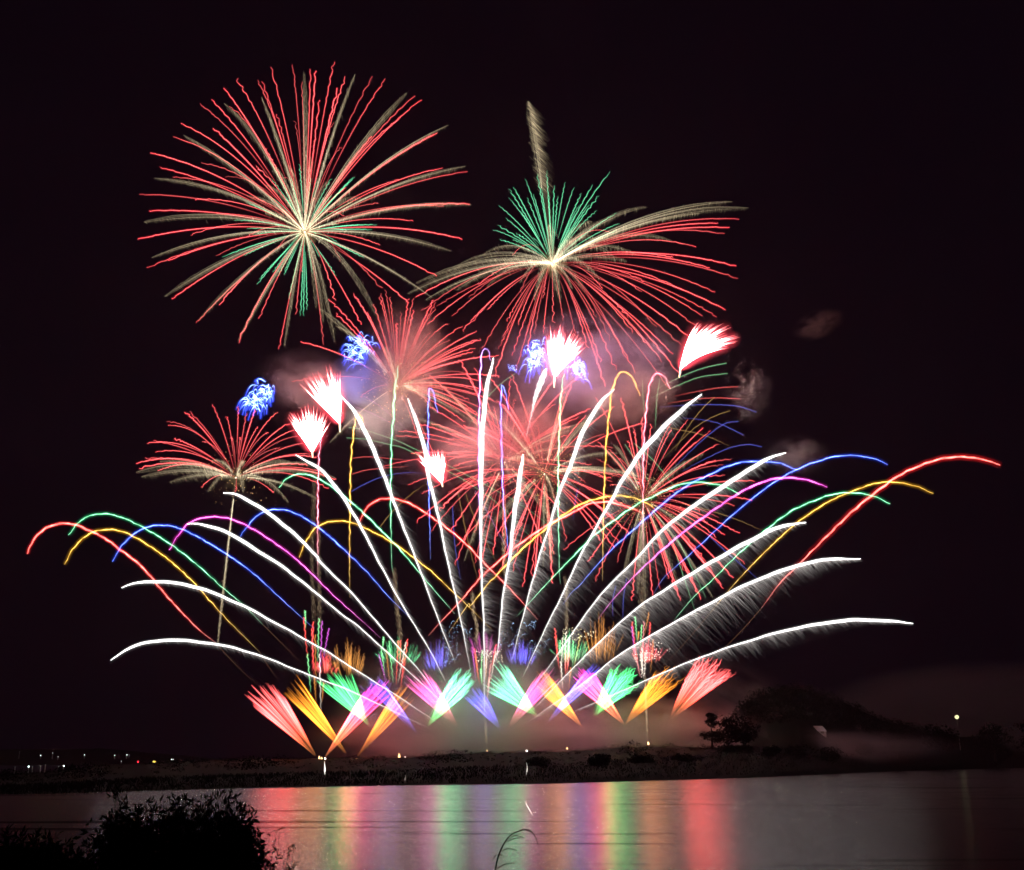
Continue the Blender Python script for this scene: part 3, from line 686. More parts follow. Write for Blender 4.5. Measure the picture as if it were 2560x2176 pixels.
thin('shorter thin green diagonal crossing the long straight white comet', 'green', RB((440, 240), (600, 480), (730, 710)), 2.2)
thin('thin green trail from beside the upright comet up to the blue flower', 'green', R4((1735, 590), (1650, 650), (1560, 740), (1480, 860), (1420, 945)), 2.2)
thin('highest thin blue trail curving over at the right', 'blue', R6((510, 288), (400, 255), (250, 247), (90, 252), (-30, 262)), 2.6, 12)
thin('thin blue trail curving down through the right edge of the red bursts', 'blue', R6((440, 415), (300, 350), (190, 328), (100, 320)), 2.4, -12)
thin('thin blue trail rising steeply to the right beside the red burst', 'blue', R6((410, 340), (340, 350), (250, 410), (150, 500), (40, 610)), 2.4, 6)
thin('lowest thin blue trail bending over at the right of the red burst', 'blue', R6((540, 480), (460, 467), (350, 490), (200, 560), (100, 615)), 2.4, -6)
thin('thin blue trail left of centre curving over below the smallest palm', 'blue', R4((700, 1335), (780, 1290), (900, 1240), (1050, 1215), (1160, 1220)), 2.0)
thin('thin blue trail falling steeply left of the upright white comet', 'blue', RC((50, 950), (65, 1250), (90, 1480), (140, 1764)), 2.2)
thin('thin blue trail falling in the heart of the red bursts', 'blue', RC((1430, 760), (1400, 920), (1380, 1100)), 2.2)
thin('left of two thin blue trails falling above the red brush', 'blue', R8((985, 170), (965, 260), (965, 370)), 2.2)
thin('right of two thin blue trails falling above the red brush', 'blue', R8((1055, 120), (1035, 240), (1030, 380)), 2.2)
thin('thin blue diagonal running down to the right behind the green arc', 'blue', RB((1280, 1150), (1450, 1310), (1640, 1470), (1764, 1580)), 2.2)
thin('steepest thin orange trail at the right edge of the red bursts', 'orange', R6((280, 205), (220, 260), (140, 360), (60, 500)), 2.4, 8)
thin('thin orange trail bending right at the edge of the red bursts', 'orange', R6((365, 280), (280, 310), (190, 360), (120, 420), (0, 540)), 2.4, -8)
thin('thin orange trail falling right through the thin blue ones', 'orange', R6((-20, 360), (80, 385), (160, 400), (260, 430), (360, 475)), 2.2)
thin('lowest thin orange trail falling right, under the magenta arc', 'orange', R6((100, 790), (250, 830), (400, 880), (540, 940)), 2.2)
thin('left of two thin orange trails falling left of the upright comet', 'orange', RC((110, 800), (170, 1100), (240, 1420), (330, 1764)), 2.2)
thin('right of two thin orange trails falling left of the upright comet', 'orange', RC((190, 800), (280, 1050), (400, 1300), (560, 1620)), 2.2)
thin('thin orange diagonal crossing left of the smallest palm', 'orange', R4((880, 1560), (960, 1460), (1080, 1350), (1180, 1280)), 2.2)
thin('upper thin purple trail drooping right from the leaning red burst', 'purple', R4((765, 725), (850, 775), (950, 850), (1060, 960)), 2.2)
thin('lower thin purple trail drooping right from the leaning red burst', 'purple', R4((730, 800), (850, 850), (960, 910), (1040, 960)), 2.0)
thin('long thin purple diagonal through the dark gap beside the upright comet', 'purple', RC((300, 780), (480, 1100), (640, 1400), (820, 1720)), 2.0)
thin('upper thin red trail reaching right past the long white comet', 'red', R6((410, 148), (300, 155), (180, 175), (60, 200)), 2.6)
thin('lower thin red trail reaching right past the long white comet', 'red', R6((420, 215), (300, 210), (180, 216), (20, 240)), 2.6)
thin('upper thin red trail reaching left towards the yellow hooked trail', 'red', R4((705, 1125), (800, 1115), (930, 1125), (1080, 1140)), 2.4)
thin('lower thin red trail reaching left towards the yellow hooked trail', 'red', R4((705, 1225), (790, 1200), (920, 1185), (1060, 1175)), 2.4)


# ------------------------------------------------------------------ fireworks: white-hot palms and blue flowers
def palm(label, base, tips, n, bend, stub, Y=YL - 8, curve=0.0):
    C = W(base, Y); u = pxw(base, Y)
    root = thing('white_hot_palm', C, label, 'firework', 'overexposed red-white palm bursts')
    tp = np.array(tips, float); s = np.linspace(0, 1, len(tp)); n = int(n * 1.4)
    for i in range(n):
        q = i / (n - 1); p = np.array([np.interp(q, s, tp[:, 0]), np.interp(q, s, tp[:, 1])])
        f = .55 + .47 * rng.uniform() ** .8; p = np.array(base) + (p - base) * f + rng.normal(size=2) * 3
        L = math.hypot(*(p - base))
        tip = W(p, Y + rng.normal() * L * .25 * u)
        mid = (C + tip) / 2 + np.array([curve * L * u, 0, bend * L * u])
        P = bez(C, mid, tip, 26)
        b = MB()
        b.tube(P, u * .8, ramp(26, [(0, (2, 1, .5)), (.15, (20, 15, 13)), (.7, (14, 9, 8)), (.85, (0, 0, 0)), (1, (0, 0, 0))]) * .5, 4, .5)
        b.tube(P, u * 2.2 * np.interp(np.linspace(0, 1, 26), [0, .1, .7, 1], [.5, 1.2, 1, .2]), ramp(26, [(0, (2, .9, .4)), (.1, (3, 2.2, 1.9)), (.6, (3, 2.2, 2.0)), (.85, (2.2, .7, .7)), (1, (1.2, .16, .18))]) * .5, 4, .6)
        b.tube(P, u * 25 * np.interp(np.linspace(0, 1, 26), [0, .1, .5, 1], [.35, .7, 1, .6]), np.array((.085, .006, .009)) * .5, 8, 2.4)  # red halo put in as a wide, faintly emitting shell
        b.build('star_trail', BRIGHT, root)
    if stub:
        b = MB(); b.tube(np.array([W(stub, Y), C]), [1.6 * u, 3 * u], np.array((1.6, 1.1, .7)), 6, .6); b.build('rising_tail', FAINT, root)


palm('red-white palm opening upwards, lower of the pair on the left', R4.pt(455, 1085), R4((310, 805), (305, 870), (380, 785), (410, 790), (450, 785), (490, 795), (530, 830), (570, 885)), 40, .05, R4.pt(458, 1120))
palm('red-white palm leaning left, upper of the pair on the left', R4.pt(628, 905), R4((385, 650), (420, 610), (445, 560), (500, 555), (550, 540), (600, 550), (645, 580)), 40, .03, R4.pt(630, 960), curve=-.02)
palm('smallest red-white palm, low in the middle and leaning left', R4.pt(1272, 1280), R4((1090, 1090), (1110, 1060), (1160, 1050), (1190, 1070), (1240, 1050), (1270, 1060), (1310, 1085)), 32, .1, R4.pt(1277, 1305), curve=-.04)
palm('tallest red-white palm, beneath the wide flattened burst', R5.pt(722, 610), R5((668, 370), (665, 310), (700, 300), (740, 290), (770, 265), (800, 290), (850, 330), (900, 360), (925, 400)), 52, .05, R5.pt(719, 680), curve=-.01)
palm('rightmost red-white palm, blown over to the right', R5.pt(1515, 560), R5((1630, 270), (1700, 265), (1800, 270), (1830, 300), (1875, 340), (1885, 365), (1865, 405)), 46, .16, R5.pt(1507, 615), curve=-.06)


def blue_flower(label, c, rx, ry, n, tilt=0.0, Y=YL - 4, core=1.0, drop=1.0):
    C = W(c, Y); u = pxw(c, Y)
    n = int(n * 1.5)
    rx *= 1.3; ry *= 1.15
    root = thing('blue_flower_burst', C, label, 'firework', 'small blue flower bursts')
    for i in range(n):
        d = rng.normal(size=3); d /= np.linalg.norm(d); d[2] = abs(d[2]) * .9 + .1; d[0] += .25 * tilt
        e = rng.normal(size=3); e /= np.linalg.norm(e)
        st = C + np.array([e[0] * rx * .72 + tilt * rx * e[2] * -1.2, e[1] * rx * .6, e[2] * ry * .66]) * u * rng.uniform(.05, 1) ** .5
        v = np.array([d[0] * rx * .5 + tilt * rx * .6, d[1] * rx * .5, ry * .42 * (d[2] + .2)]) * u
        fall = ry * u * rng.uniform(.3, .75) * drop
        t = np.linspace(0, 1, 22)[:, None]
        P = st + v * (t * 1.25 - .25 * t * t) - np.array([0, 0, 1]) * fall * t ** 2.2
        k = rng.uniform(.6, 1.2) * core
        b = MB(); b.tube(P, 1.15 * u, ramp(22, [(0, np.array((.5, .8, 1.6)) * k), (.4, np.array((1.0, 1.5, 2.6)) * k), (.7, np.array((.12, .2, 1.7)) * k), (1, np.array((.04, .04, .6)) * k)]) * .55, 4, .7)
        b.tube(P, 6 * u, np.array((.004, .012, .12)) * k, 6, 2.2)
        b.build('star_trail', BRIGHT, root)


blue_flower('blue flower above the lone red burst, drooping to the left', R4.pt(128, 735), 88 * .3968, 150 * .3968, 64, -.15, core=1.3)
blue_flower('blue flower at the left edge of the leaning red burst', R4.pt(745, 440), 115 * .3968, 140 * .3968, 64, -.05, drop=.8)
blue_flower('blue flower peeping out left of the tallest palm', R5.pt(605, 480), 85 * .3968, 140 * .3968, 64, -.1, Y=YL + 2)
blue_flower('blue flower peeping out right of the tallest palm', R5.pt(860, 560), 60 * .3968, 110 * .3968, 44, .25, Y=YL + 2)
blue_flower('tiny blue flower left of the others beside the tallest palm', R5.pt(455, 555), 36 * .3968, 36 * .3968, 14, -.1, Y=YL + 2, core=.5)


# ------------------------------------------------------------------ fireworks: mine fans along the launch line
FANK = 2.2


def fan(label, base, tips, n, cols, start=.04, wiggle=0.0, w=3.0, gw=10, Y=YL, k=1.0, spread=5):
    C = W(base, Y); u = pxw(base, Y)
    root = thing('mine_fan', C, label, 'firework', 'coloured mine fans along the launch line')
    tp = np.array(tips, float); s = np.linspace(0, 1, len(tp)); base = np.array(base, float)
    for i in range(n):
        q = np.clip((i + rng.uniform(-.5, .5)) / (n - 1), 0, 1)
        p = np.array([np.interp(q, s, tp[:, 0]), np.interp(q, s, tp[:, 1])])
        f = rng.uniform(.78, 1.03); p = base + (p - base) * f
        L = math.hypot(*(p - base)) * u
        tip = W(p, Y + rng.normal() * L * .1)
        b0 = C + np.array([rng.normal() * spread * .3 * u, rng.normal() * .5, 0])
        P = bez(b0, (b0 + tip) / 2 + np.array([0, 0, .02 * L]), tip, 34)[int(start * 33):]
        m = len(P)
        if wiggle: P = P + wig(m, wiggle * u, 7, 1.2, .45)
        kk = k * rng.uniform(.15, 1.8)
        c = ramp(m, cols) * kk
        c = c * FANK * prof(m, [(0, .03), (.22, .16), (.45, .65), (.65, 1), (1, 1)])[:, None]
        b = MB()
        b.tube(P, w * u * .5 * prof(m, [(0, .5), (.5, 1), (.9, 1), (1, .45)]), c * .4, 4, .8)
        b.tube(P, w * u * .17, c * 1.7 * prof(m, [(0, .3), (.4, 1), (.8, .8), (1, 0)])[:, None], 4, .7)      # bright core added to each star to strengthen the water reflection
        b.tube(P, gw * u * .5 * prof(m, [(0, .2), (.4, .8), (1, 1.1)]), c * .045 * prof(m, [(0, .5), (.4, 1), (.85, .9), (1, .15)])[:, None], 6, 2.0)
        b.build('star_trail', BRIGHT, root)
    return root


cR = [(0, (.1, .04, .01)), (.22, (.4, .09, .03)), (.4, (.95, .06, .045)), (.9, (.9, .1, .1)), (1, (.5, .06, .06))]
cO = [(0, (.12, .04, .008)), (.3, (.38, .115, .012)), (.6, (.42, .13, .012)), (.9, (.22, .07, .006)), (1, (.12, .035, .003))]
cG = [(0, (.1, .09, .03)), (.2, (.09, .55, .14)), (.5, (.05, .62, .13)), (.9, (.045, .46, .13)), (1, (.03, .24, .07))]
cT = [(0, (.1, .09, .03)), (.2, (.09, .6, .15)), (.5, (.06, .6, .17)), (.8, (.09, .5, .3)), (1, (.07, .3, .16))]
cP = [(0, (.14, .05, .02)), (.25, (.55, .1, .04)), (.45, (.95, .07, .06)), (.8, (.85, .04, .2)), (1, (.5, .02, .35))]
cM = [(0, (.1, .04, .03)), (.3, (.3, .06, .08)), (.6, (.6, .06, .3)), (1, (.22, .04, .1))]
cB = [(0, (.05, .04, .06)), (.3, (.05, .04, .3)), (.7, (.06, .05, .45)), (1, (.04, .03, .26))]
fan('leftmost mine fan, red, leaning left over the dark bank', S3.pt(800, 1640), S3((45, 1030), (60, 965), (120, 895), (250, 845), (330, 870), (400, 890)), 44, cR)
fan('orange mine fan leaning left beside the leftmost red one', S3.pt(1115, 1610), S3((440, 960), (490, 930), (510, 850), (580, 770), (640, 850)), 36, cO)
fan('green mine fan leaning left, behind the pink and red one', S3.pt(1340, 1310), S3((760, 860), (860, 810), (900, 780), (960, 740), (1050, 760), (1160, 740)), 34, cG, start=.03)
fan('red mine fan turning pink at its top, leaning right', S3.pt(870, 1650), S3((1290, 960), (1340, 880), (1450, 830), (1540, 860), (1620, 920)), 44, cP, k=.9)
fan('orange mine fan leaning right beside the pink and red one', S3.pt(1205, 1650), S3((1640, 890), (1700, 860), (1780, 880), (1850, 1000)), 32, cO, k=.85)
fan('dim violet mine fan leaning left behind the orange one', S3.pt(1860, 1420), S3((1290, 890), (1340, 830), (1420, 790), (1480, 850)), 24, cB, k=.8)
fan('magenta mine fan leaning left, left of the wavy green one', S1.pt(660, 1440), S1((0, 880), (60, 800), (160, 780), (280, 780), (380, 880)), 36, cM, start=.08)
fan('green mine fan with wavy tips leaning right, left of centre', S1.pt(300, 1400), S1((600, 780), (660, 740), (740, 770), (800, 760), (840, 860), (850, 940)), 46, cT, start=.03, wiggle=2.0, spread=12)
fan('blue mine fan leaning left in the centre', S1.pt(1130, 1460), S1((690, 1060), (720, 1000), (800, 960), (900, 960)), 28, cB)
fan('teal green mine fan leaning left, right of centre', S1.pt(1510, 1290), S1((880, 970), (960, 920), (1000, 850), (1030, 740), (1080, 650), (1150, 680)), 46, cT, start=.02, spread=14)
fan('magenta mine fan leaning right, crossing the teal green one', S1.pt(1150, 1480), S1((1540, 760), (1640, 730), (1720, 770), (1780, 860)), 30, cM, k=.8)
fan('orange mine fan leaning left, right of the teal one', S2.pt(450, 1340), S2((-110, 880), (-60, 800), (-20, 700), (40, 720), (120, 800)), 40, cO, k=1.1)
fan('blue mine fan leaning right, behind the pink one', S2.pt(60, 1300), S2((500, 700), (560, 660), (650, 680), (690, 740)), 28, cB, k=.9)
fan('pink and red mine fan leaning left, crossing a wavy green one', S2.pt(885, 1310), S2((330, 860), (350, 780), (390, 710), (480, 690), (560, 760)), 44, cP)
fan('green mine fan with wavy tips leaning right, right of the pink one', S2.pt(570, 1210), S2((740, 720), (800, 670), (880, 690), (970, 670), (1010, 780), (1060, 880)), 44, cG, start=.03, wiggle=2.6, spread=16)
fan('orange mine fan with wavy tips, next to the rightmost red one', S2.pt(872, 1310), S2((1170, 760), (1240, 720), (1360, 650), (1460, 740), (1510, 820)), 36, cO, wiggle=2.4)
fan('rightmost mine fan, red with ragged wavy tips', S2.pt(1320, 1280), S2((1590, 650), (1680, 580), (1800, 590), (1900, 640), (1950, 720), (2050, 745)), 48, cR, wiggle=2.2, start=.1)


def brush(label, box, n, cols, k=1.0, lean=0.0):
    x0, y0, x1, y1 = box; Y = YL + 6; u = pxw((x0, y0), Y)
    root = thing('star_brush', W(((x0 + x1) / 2, y1), Y), label, 'firework', 'brushes of short wavy stars above the mine fans')
    for i in range(n):
        a = rng.normal() * .26; a = max(-.5, min(.5, a))
        bx = (x0 + x1) / 2 + a * (x1 - x0) * .8; by = y1 - rng.uniform(0, .25) * (y1 - y0)
        ht = (y1 - y0) * rng.uniform(.25, .8) * (1.15 - abs(a))
        tp = (bx + a * (x1 - x0) * .35 + rng.normal() * 3 + lean * ht, by - ht)
        m = 22; P = smooth([W((bx, by), Y), W(tp, Y + rng.normal() * 3)], m) + wig(m, 1.5 * u, 5, .6, .0)
        c = ramp(m, [(0, np.array(cols[0]) * .3), (.3, cols[0]), (.75, cols[1]), (1, np.array(cols[1]) * .3)]) * k * rng.uniform(.5, 1.2)
        b = MB(); b.tube(P, 1.3 * u, c * .5, 4, .8); b.tube(P, 4.5 * u, c * .05, 6, 2.2); b.build('star_trail', FAINT, root)


def bx(cr, x0, y0, x1, y1): a = cr.pt(x0, y0); b = cr.pt(x1, y1); return (a[0], a[1], b[0], b[1])


brush('red brush of short stars above the left green fan', bx(S3, 760, 540, 1010, 770), 34, ((.7, .1, .08), (.8, .07, .08)))
brush('orange brush of tall wavy stars left of centre', bx(S3, 930, 400, 1330, 800), 44, ((.5, .2, .04), (.5, .2, .05)))
brush('green brush of wavy stars around a red and white candle', bx(S3, 1440, 380, 1850, 680), 36, ((.1, .5, .2), (.1, .6, .24)), .8)
brush('blue brush of stars left of the upright comet', bx(S1, 260, 430, 560, 790), 48, ((.08, .08, .6), (.1, .07, .45)), 1.1)
brush('magenta brush of stars behind the central candles', bx(S1, 790, 330, 1090, 640), 34, ((.4, .06, .22), (.4, .05, .3)), .7)
brush('blue brush of stars right of the upright comet', bx(S1, 1180, 420, 1470, 730), 48, ((.08, .08, .6), (.1, .07, .45)), 1.1)
brush('green brush of wavy stars mixed with white sparkles, right of centre', bx(S2, 130, 290, 470, 660), 40, ((.3, .6, .3), (.1, .6, .24)), .9)
brush('orange brush of wavy stars right of centre', bx(S2, 450, 120, 830, 660), 42, ((.5, .2, .04), (.45, .17, .04)), .9)
brush('red brush of stars with white sparkles on the right', bx(S2, 930, 420, 1270, 660), 40, ((.8, .14, .12), (.8, .07, .1)))
brush('violet brush of short stars on top of the pink fan', bx(S3, 1270, 770, 1620, 990), 26, ((.1, .07, .5), (.14, .06, .4)), .7)


def candles(label, cr, lines):
    Y = YL - 6
    pts0 = cr.pt(*lines[0][3:5]); root = thing('candle_cluster', W(pts0, Y), label, 'firework', 'clusters of upright multicoloured candle stars')
    CC = {'r': (1.8, .16, .14), 'g': (.4, 1.3, .5), 'm': (.9, .14, .9), 'w': (1.4, 1.2, 1.0), 'o': (.8, .3, .06), 'y': (1.0, .8, .25), 'p': (1.2, .4, .4)}
    for c, x0, y0, x1, y1 in lines:
        a, e = cr.pt(x0, y0), cr.pt(x1, y1); u = pxw(a, Y); m = 40
        P = smooth([W(e, Y), W(a, Y)], m) + wig(m, 1.3 * u, 7, .2, 0)
        col = np.array(CC[c]); b = MB()
        b.tube(P, 1.5 * u, ramp(m, [(0, col * .15), (.35, col * .6), (.8, col), (1, col * .9)]) * .5, 4, .7)
        b.tube(P, 5 * u, ramp(m, [(0, col * .0), (.5, col * .05), (1, col * .08)]) * .5, 6, 2.2)
        b.build('star_trail', BRIGHT, root)


candles('leftmost candle cluster, tall red, green and violet streaks over the left bank', S3, [('r', 660, 175, 700, 600), ('g', 676, 110, 680, 300), ('r', 758, 225, 752, 740), ('r', 745, 300, 770, 780), ('o', 778, 360, 790, 900), ('g', 820, 190, 805, 640), ('m', 850, 225, 830, 800), ('m', 922, 295, 860, 640), ('g', 700, 560, 735, 960), ('o', 770, 800, 790, 1060), ('o', 870, 850, 850, 1060), ('w', 825, 560, 840, 1150)])
candles('candle cluster of red and green streaks left of the blue brush', S3, [('g', 1465, 495, 1500, 760), ('m', 1440, 570, 1510, 830), ('o', 1515, 520, 1555, 880), ('g', 1545, 430, 1590, 860), ('r', 1640, 420, 1620, 880), ('r', 1665, 420, 1660, 700), ('r', 1740, 410, 1690, 800), ('w', 1720, 440, 1640, 860), ('r', 1700, 600, 1670, 900), ('g', 1490, 385, 1480, 500)])
candles('central candle cluster of red, white and green streaks at the upright comet foot', S1, [('r', 820, 540, 865, 880), ('m', 800, 560, 835, 880), ('o', 830, 600, 880, 940), ('g', 905, 560, 895, 860), ('g', 890, 760, 905, 940), ('o', 945, 640, 950, 900), ('w', 960, 560, 940, 860), ('w', 1060, 560, 1000, 880), ('r', 1060, 490, 1010, 760), ('p', 1000, 700, 970, 1020), ('p', 985, 860, 960, 1140)])
candles('candle cluster of white, green and red streaks right of the upright comet', S2, [('r', 155, 290, 190, 640), ('r', 160, 380, 200, 720), ('w', 235, 390, 220, 740), ('g', 210, 420, 200, 600), ('w', 270, 330, 260, 720), ('w', 300, 400, 290, 700), ('g', 345, 420, 340, 700), ('y', 420, 370, 350, 720), ('r', 265, 560, 265, 780), ('r', 300, 560, 280, 760), ('w', 215, 640, 235, 920), ('o', 320, 700, 300, 920)])
candles('rightmost candle cluster, red and green streaks beside the orange wavy fan', S2, [('r', 955, 225, 1000, 600), ('m', 950, 270, 985, 560), ('g', 985, 170, 1010, 440), ('g', 1055, 260, 1040, 500), ('o', 1025, 330, 1015, 430), ('p', 1080, 230, 1060, 560), ('o', 1130, 130, 1085, 360), ('r', 1145, 235, 1120, 500), ('o', 1175, 410, 1145, 760), ('w', 1060, 500, 1060, 780), ('w', 1090, 540, 1085, 800), ('w', 1040, 560, 1075, 820), ('p', 1000, 600, 1040, 800)])


def sparkles(label, cr, boxes, n, col, r=1.4, arcs=0):
    Y = YL - 9; x0, y0, x1, y1 = boxes[0]; u = pxw(cr.pt(x0, y0), Y)
    pts = []
    for (x0, y0, x1, y1) in boxes:
        area = sum((q[2] - q[0]) * (q[3] - q[1]) for q in boxes)
        for _ in range(max(5, int(n * (x1 - x0) * (y1 - y0) / area))): pts.append(W(cr.pt(rng.uniform(x0, x1), rng.uniform(y0, y1)), Y + rng.normal() * 3))
        for _ in range(arcs):   # beads strung on short drooping arcs
            sx, sy, w_, h_ = rng.uniform(x0, x1), rng.uniform(y0, y1), rng.uniform(30, 90) * rng.choice([-1, 1]), rng.uniform(20, 70)
            for t in np.linspace(0, 1, 12): pts.append(W(cr.pt(sx + w_ * t, sy - h_ * math.sin(t * 2.0)), Y))
    pts = np.array(pts); b = MB()
    b.beads(pts, u * r * .8 * rng.uniform(.4, 1.1, len(pts)), np.array(col)[None] * rng.uniform(.3, 1.4, (len(pts), 1)))
    b.beads(pts[::4], u * r * 2.0, np.array(col) * .1)
    tag(b.build('sparkle_cluster', FAINT, None, False), label, 'firework', 'clusters of tiny glittering points')


sparkles('blue white glitter points left of the upright comet', S1, [(430, 300, 640, 690), (680, 300, 780, 420), (420, 560, 580, 740)], 150, (.5, .8, 1.3), 1.0, 3)
sparkles('blue white glitter points in small arcs right of the upright comet', S1, [(1090, 310, 1330, 520), (1390, 270, 1500, 340), (1400, 460, 1620, 600)], 90, (.5, .75, 1.2), 1.0, 5)
sparkles('warm white glitter points over the central candles', S1, [(840, 540, 1140, 700)], 90, (2, 1.6, 1.3), 1.3)
sparkles('warm white glitter points over the candles right of centre', S2, [(230, 290, 440, 420), (460, 320, 580, 400)], 90, (2, 1.7, 1.1), 1.3)
sparkles('warm white glitter points over the rightmost candles', S2, [(960, 430, 1270, 640), (1320, 495, 1375, 535), (1040, 620, 1100, 800)], 130, (2, 1.6, 1.4), 1.3)
sparkles('dim grey glitter points under the pink and red fan', S3, [(1320, 1170, 1490, 1320)], 50, (.4, .45, .5), .9, 3)


# brown rising tails of the shells
def tail(label, pts, width, k):
    px = smooth(pts, 80); Y = YL + 14; P = np.array([W(p, Y) for p in px]); u = pxw(px[40], Y); n = 420
    i = rng.integers(0, 79, n); A = P[i] + rng.normal(size=(n, 3)) * width * .3 * u
    B = A + np.array([[.35, 0, -1.]]) * rng.uniform(3, 9, (n, 1)) * u
    c = np.array([[.2, .145, .085]]) * rng.uniform(.2, 1.1, (n, 1)) * k * np.interp(i, [0, 10, 70, 79], [.4, 1, 1, .2])[:, None]
    b = MB(); b.sticks(A, B, .9 * u, c * .5, c * .25)
    b.tube(P[::4], width * .6 * u, np.array((.03, .02, .012)) * k * .5, 6, 1.2)
    tag(b.build('rising_tail', FAINT), label, 'firework', 'brown rising tails left by the shells')


tail('left of two brown rising tails above the leftmost candle cluster', [(787, 1170), (783, 1280), (779, 1400), (782, 1480), (785, 1560)], 11, .8)
tail('right of two brown rising tails above the leftmost candle cluster', [(795, 1290), (797, 1400), (798, 1500), (800, 1580)], 11, .8)
tail('brown rising tail above the second candle cluster from the left', [(985, 1420), (990, 1500), (997, 1560), (1001, 1610)], 11, 1.1)
tail('wavering brown rising tail just left of the upright comet', [(1180, 1480), (1183, 1530), (1191, 1560), (1190, 1610)], 8, 1.2)
tail('pale rising tail under the densest crackling burst', [(1363, 1215), (1368, 1280), (1375, 1350), (1378, 1410)], 9, 2.2)
tail('pale rising tail under the middle red burst', [(1258, 1235), (1262, 1300), (1258, 1370), (1262, 1440)], 8, 1.8)
tail('brown rising tail right of centre above the white and green candles', [(1412, 1440), (1416, 1500), (1415, 1580)], 9, .9)
tail('brown rising tail under the lowest right burst reaching the rightmost candles', [(1595, 1280), (1600, 1400), (1605, 1500), (1610, 1560)], 16, 1.1)
tail('thin yellow rising tail running down to the launch ground on the right', [(1612, 1690), (1614, 1760), (1618, 1850)], 4, 1.2)
tail('thin pale rising tail running down to the ground at the upright comet foot', [(1212, 1800), (1214, 1830), (1215, 1860)], 5, 1.0)


# ------------------------------------------------------------------ launch flames, embers
FLAME = flame_mat('launch_flame', (1, .55, .22), 5); WFLAME = flame_mat('white_flame', (1, .93, .85), 8)


def flame(label, p, h, w, mat):
    Y = YL - 4; c = W(p, Y); u = pxw(p, Y); b = MB(); t = np.linspace(0, 1, 9)
    P = c + np.outer(t, [0, 0, h * u]); P[:, 0] += np.sin(t * 4) * .12 * w * u
    b.tube(P, w * u * .5 * np.interp(t, [0, .2, .5, 1], [.3, 1, .7, .04]), (1, 1, 1), 8)
    tag(b.build('launch_flame', mat), label, 'flame', 'small flames along the launch line')


flame('small orange flame under the leftmost mine fans', S3.pt(820, 1655), 9, 5, FLAME)
flame('fainter orange flame beside the one under the leftmost fans', S3.pt(845, 1658), 7, 4, FLAME)
flame('bright white flame above a falling white drop on the left bank', S3.pt(880, 1675), 9, 7, WFLAME)
flame('tall yellow flame left of the smoke bank', S3.pt(1648, 1648), 14, 6, FLAME)
flame('small white spark of flame right of the tall yellow flame', S3.pt(1710, 1640), 4, 4, WFLAME)
flame('tiny orange flame at the foot of the right-leaning orange fan', S3.pt(1205, 1658), 4, 4, FLAME)
flame('orange flame on the ridge below the upright comet', S1.pt(958, 1690), 9, 5, FLAME)
flame('white flame on the dark bank right of the upright comet', S1.pt(1395, 1692), 9, 6, WFLAME)
flame('faint orange flame right of the white one on the ridge', S2.pt(280, 1550), 5, 4, FLAME)
flame('orange flame below the rightmost candle cluster', S2.pt(1122, 1505), 9, 5, FLAME)


def ember(label, pts, w, k):
    px = smooth(pts, 24); Y = CAMZ * F / 140; Y = 240
    P = np.array([W(p, Y) for p in px]); u = pxw(px[0], Y); b = MB()
    b.tube(P, w * u * .5 * prof(24, [(0, .3), (.7, 1), (1, .2)]), ramp(24, [(0, (.3, .25, .22)), (.6, (1, .95, .9)), (1, (.5, .45, .4))]) * k, 5, .7)
    tag(b.build('falling_ember', BRIGHT), label, 'ember', 'white embers falling over the dark bank')


ember('bright white drop falling in front of the left bank', [(811, 1903), (812, 1918), (812, 1937)], 4, 1.6)
ember('faint thin ember falling low over the bank, left of centre', [(1014, 1938), (1012, 1953)], 2, .35)
ember('thin pale ember falling over the bank right of the upright comet', [(1316, 1906), (1318, 1920), (1316, 1938)], 2.4, .7)

def drop(label, pts, w, k):
    P = np.array([W(p, 95.0) for p in smooth(pts, 14)]); u = pxw(pts[0], 95.0); b = MB()
    b.tube(P, w * u * .5, ramp(14, [(0, (.25, .22, .2)), (.5, (1, .95, .9)), (1, (.3, .28, .26))]) * k, 5, .7)
    tag(b.build('falling_ember', BRIGHT), label, 'ember', 'white embers falling over the dark bank')


drop('crooked white ember over the green reflection right of centre', [(1316, 2002), (1315, 2010), (1322, 2022), (1332, 2040)], 3, .7)
drop('short white ember over the green reflection on the left', [(828, 2063), (834, 2071), (836, 2078), (841, 2082)], 3, .8)

# ------------------------------------------------------------------ lamps, houses
def lamp(label, p, Y, r_px, col, strength, group, arm=0):
    c = W(p, Y); u = pxw(p, Y)
    gz = min(c[2] - 3.0, CAMZ + 1.0) if Y > 700 else ground_z(p[0], Y) - .5
    root = thing('street_lamp', (c[0], c[1], gz), label, 'street lamp', group)
    b = MB(); b.tube(np.array([[c[0], c[1], gz], [c[0], c[1], (gz + c[2]) / 2], [c[0], c[1], c[2]]]), [.26, .22, .16], (1, 1, 1), 8)
    b.build('pole', PAINT, root)  # pale paint stands for lamp light falling on the pole
    t = np.linspace(-1, 1, 9); b = MB()
    b.tube(np.stack([c[0] + 0 * t, c[1] + 0 * t, c[2] + t * r_px * u], 1), r_px * u * np.sqrt(np.maximum(1 - t * t, .002)) * (1 + arm), (1, 1, 1), 10)
    b.build('lamp_head', flame_mat('lamp_light', col, strength), root)


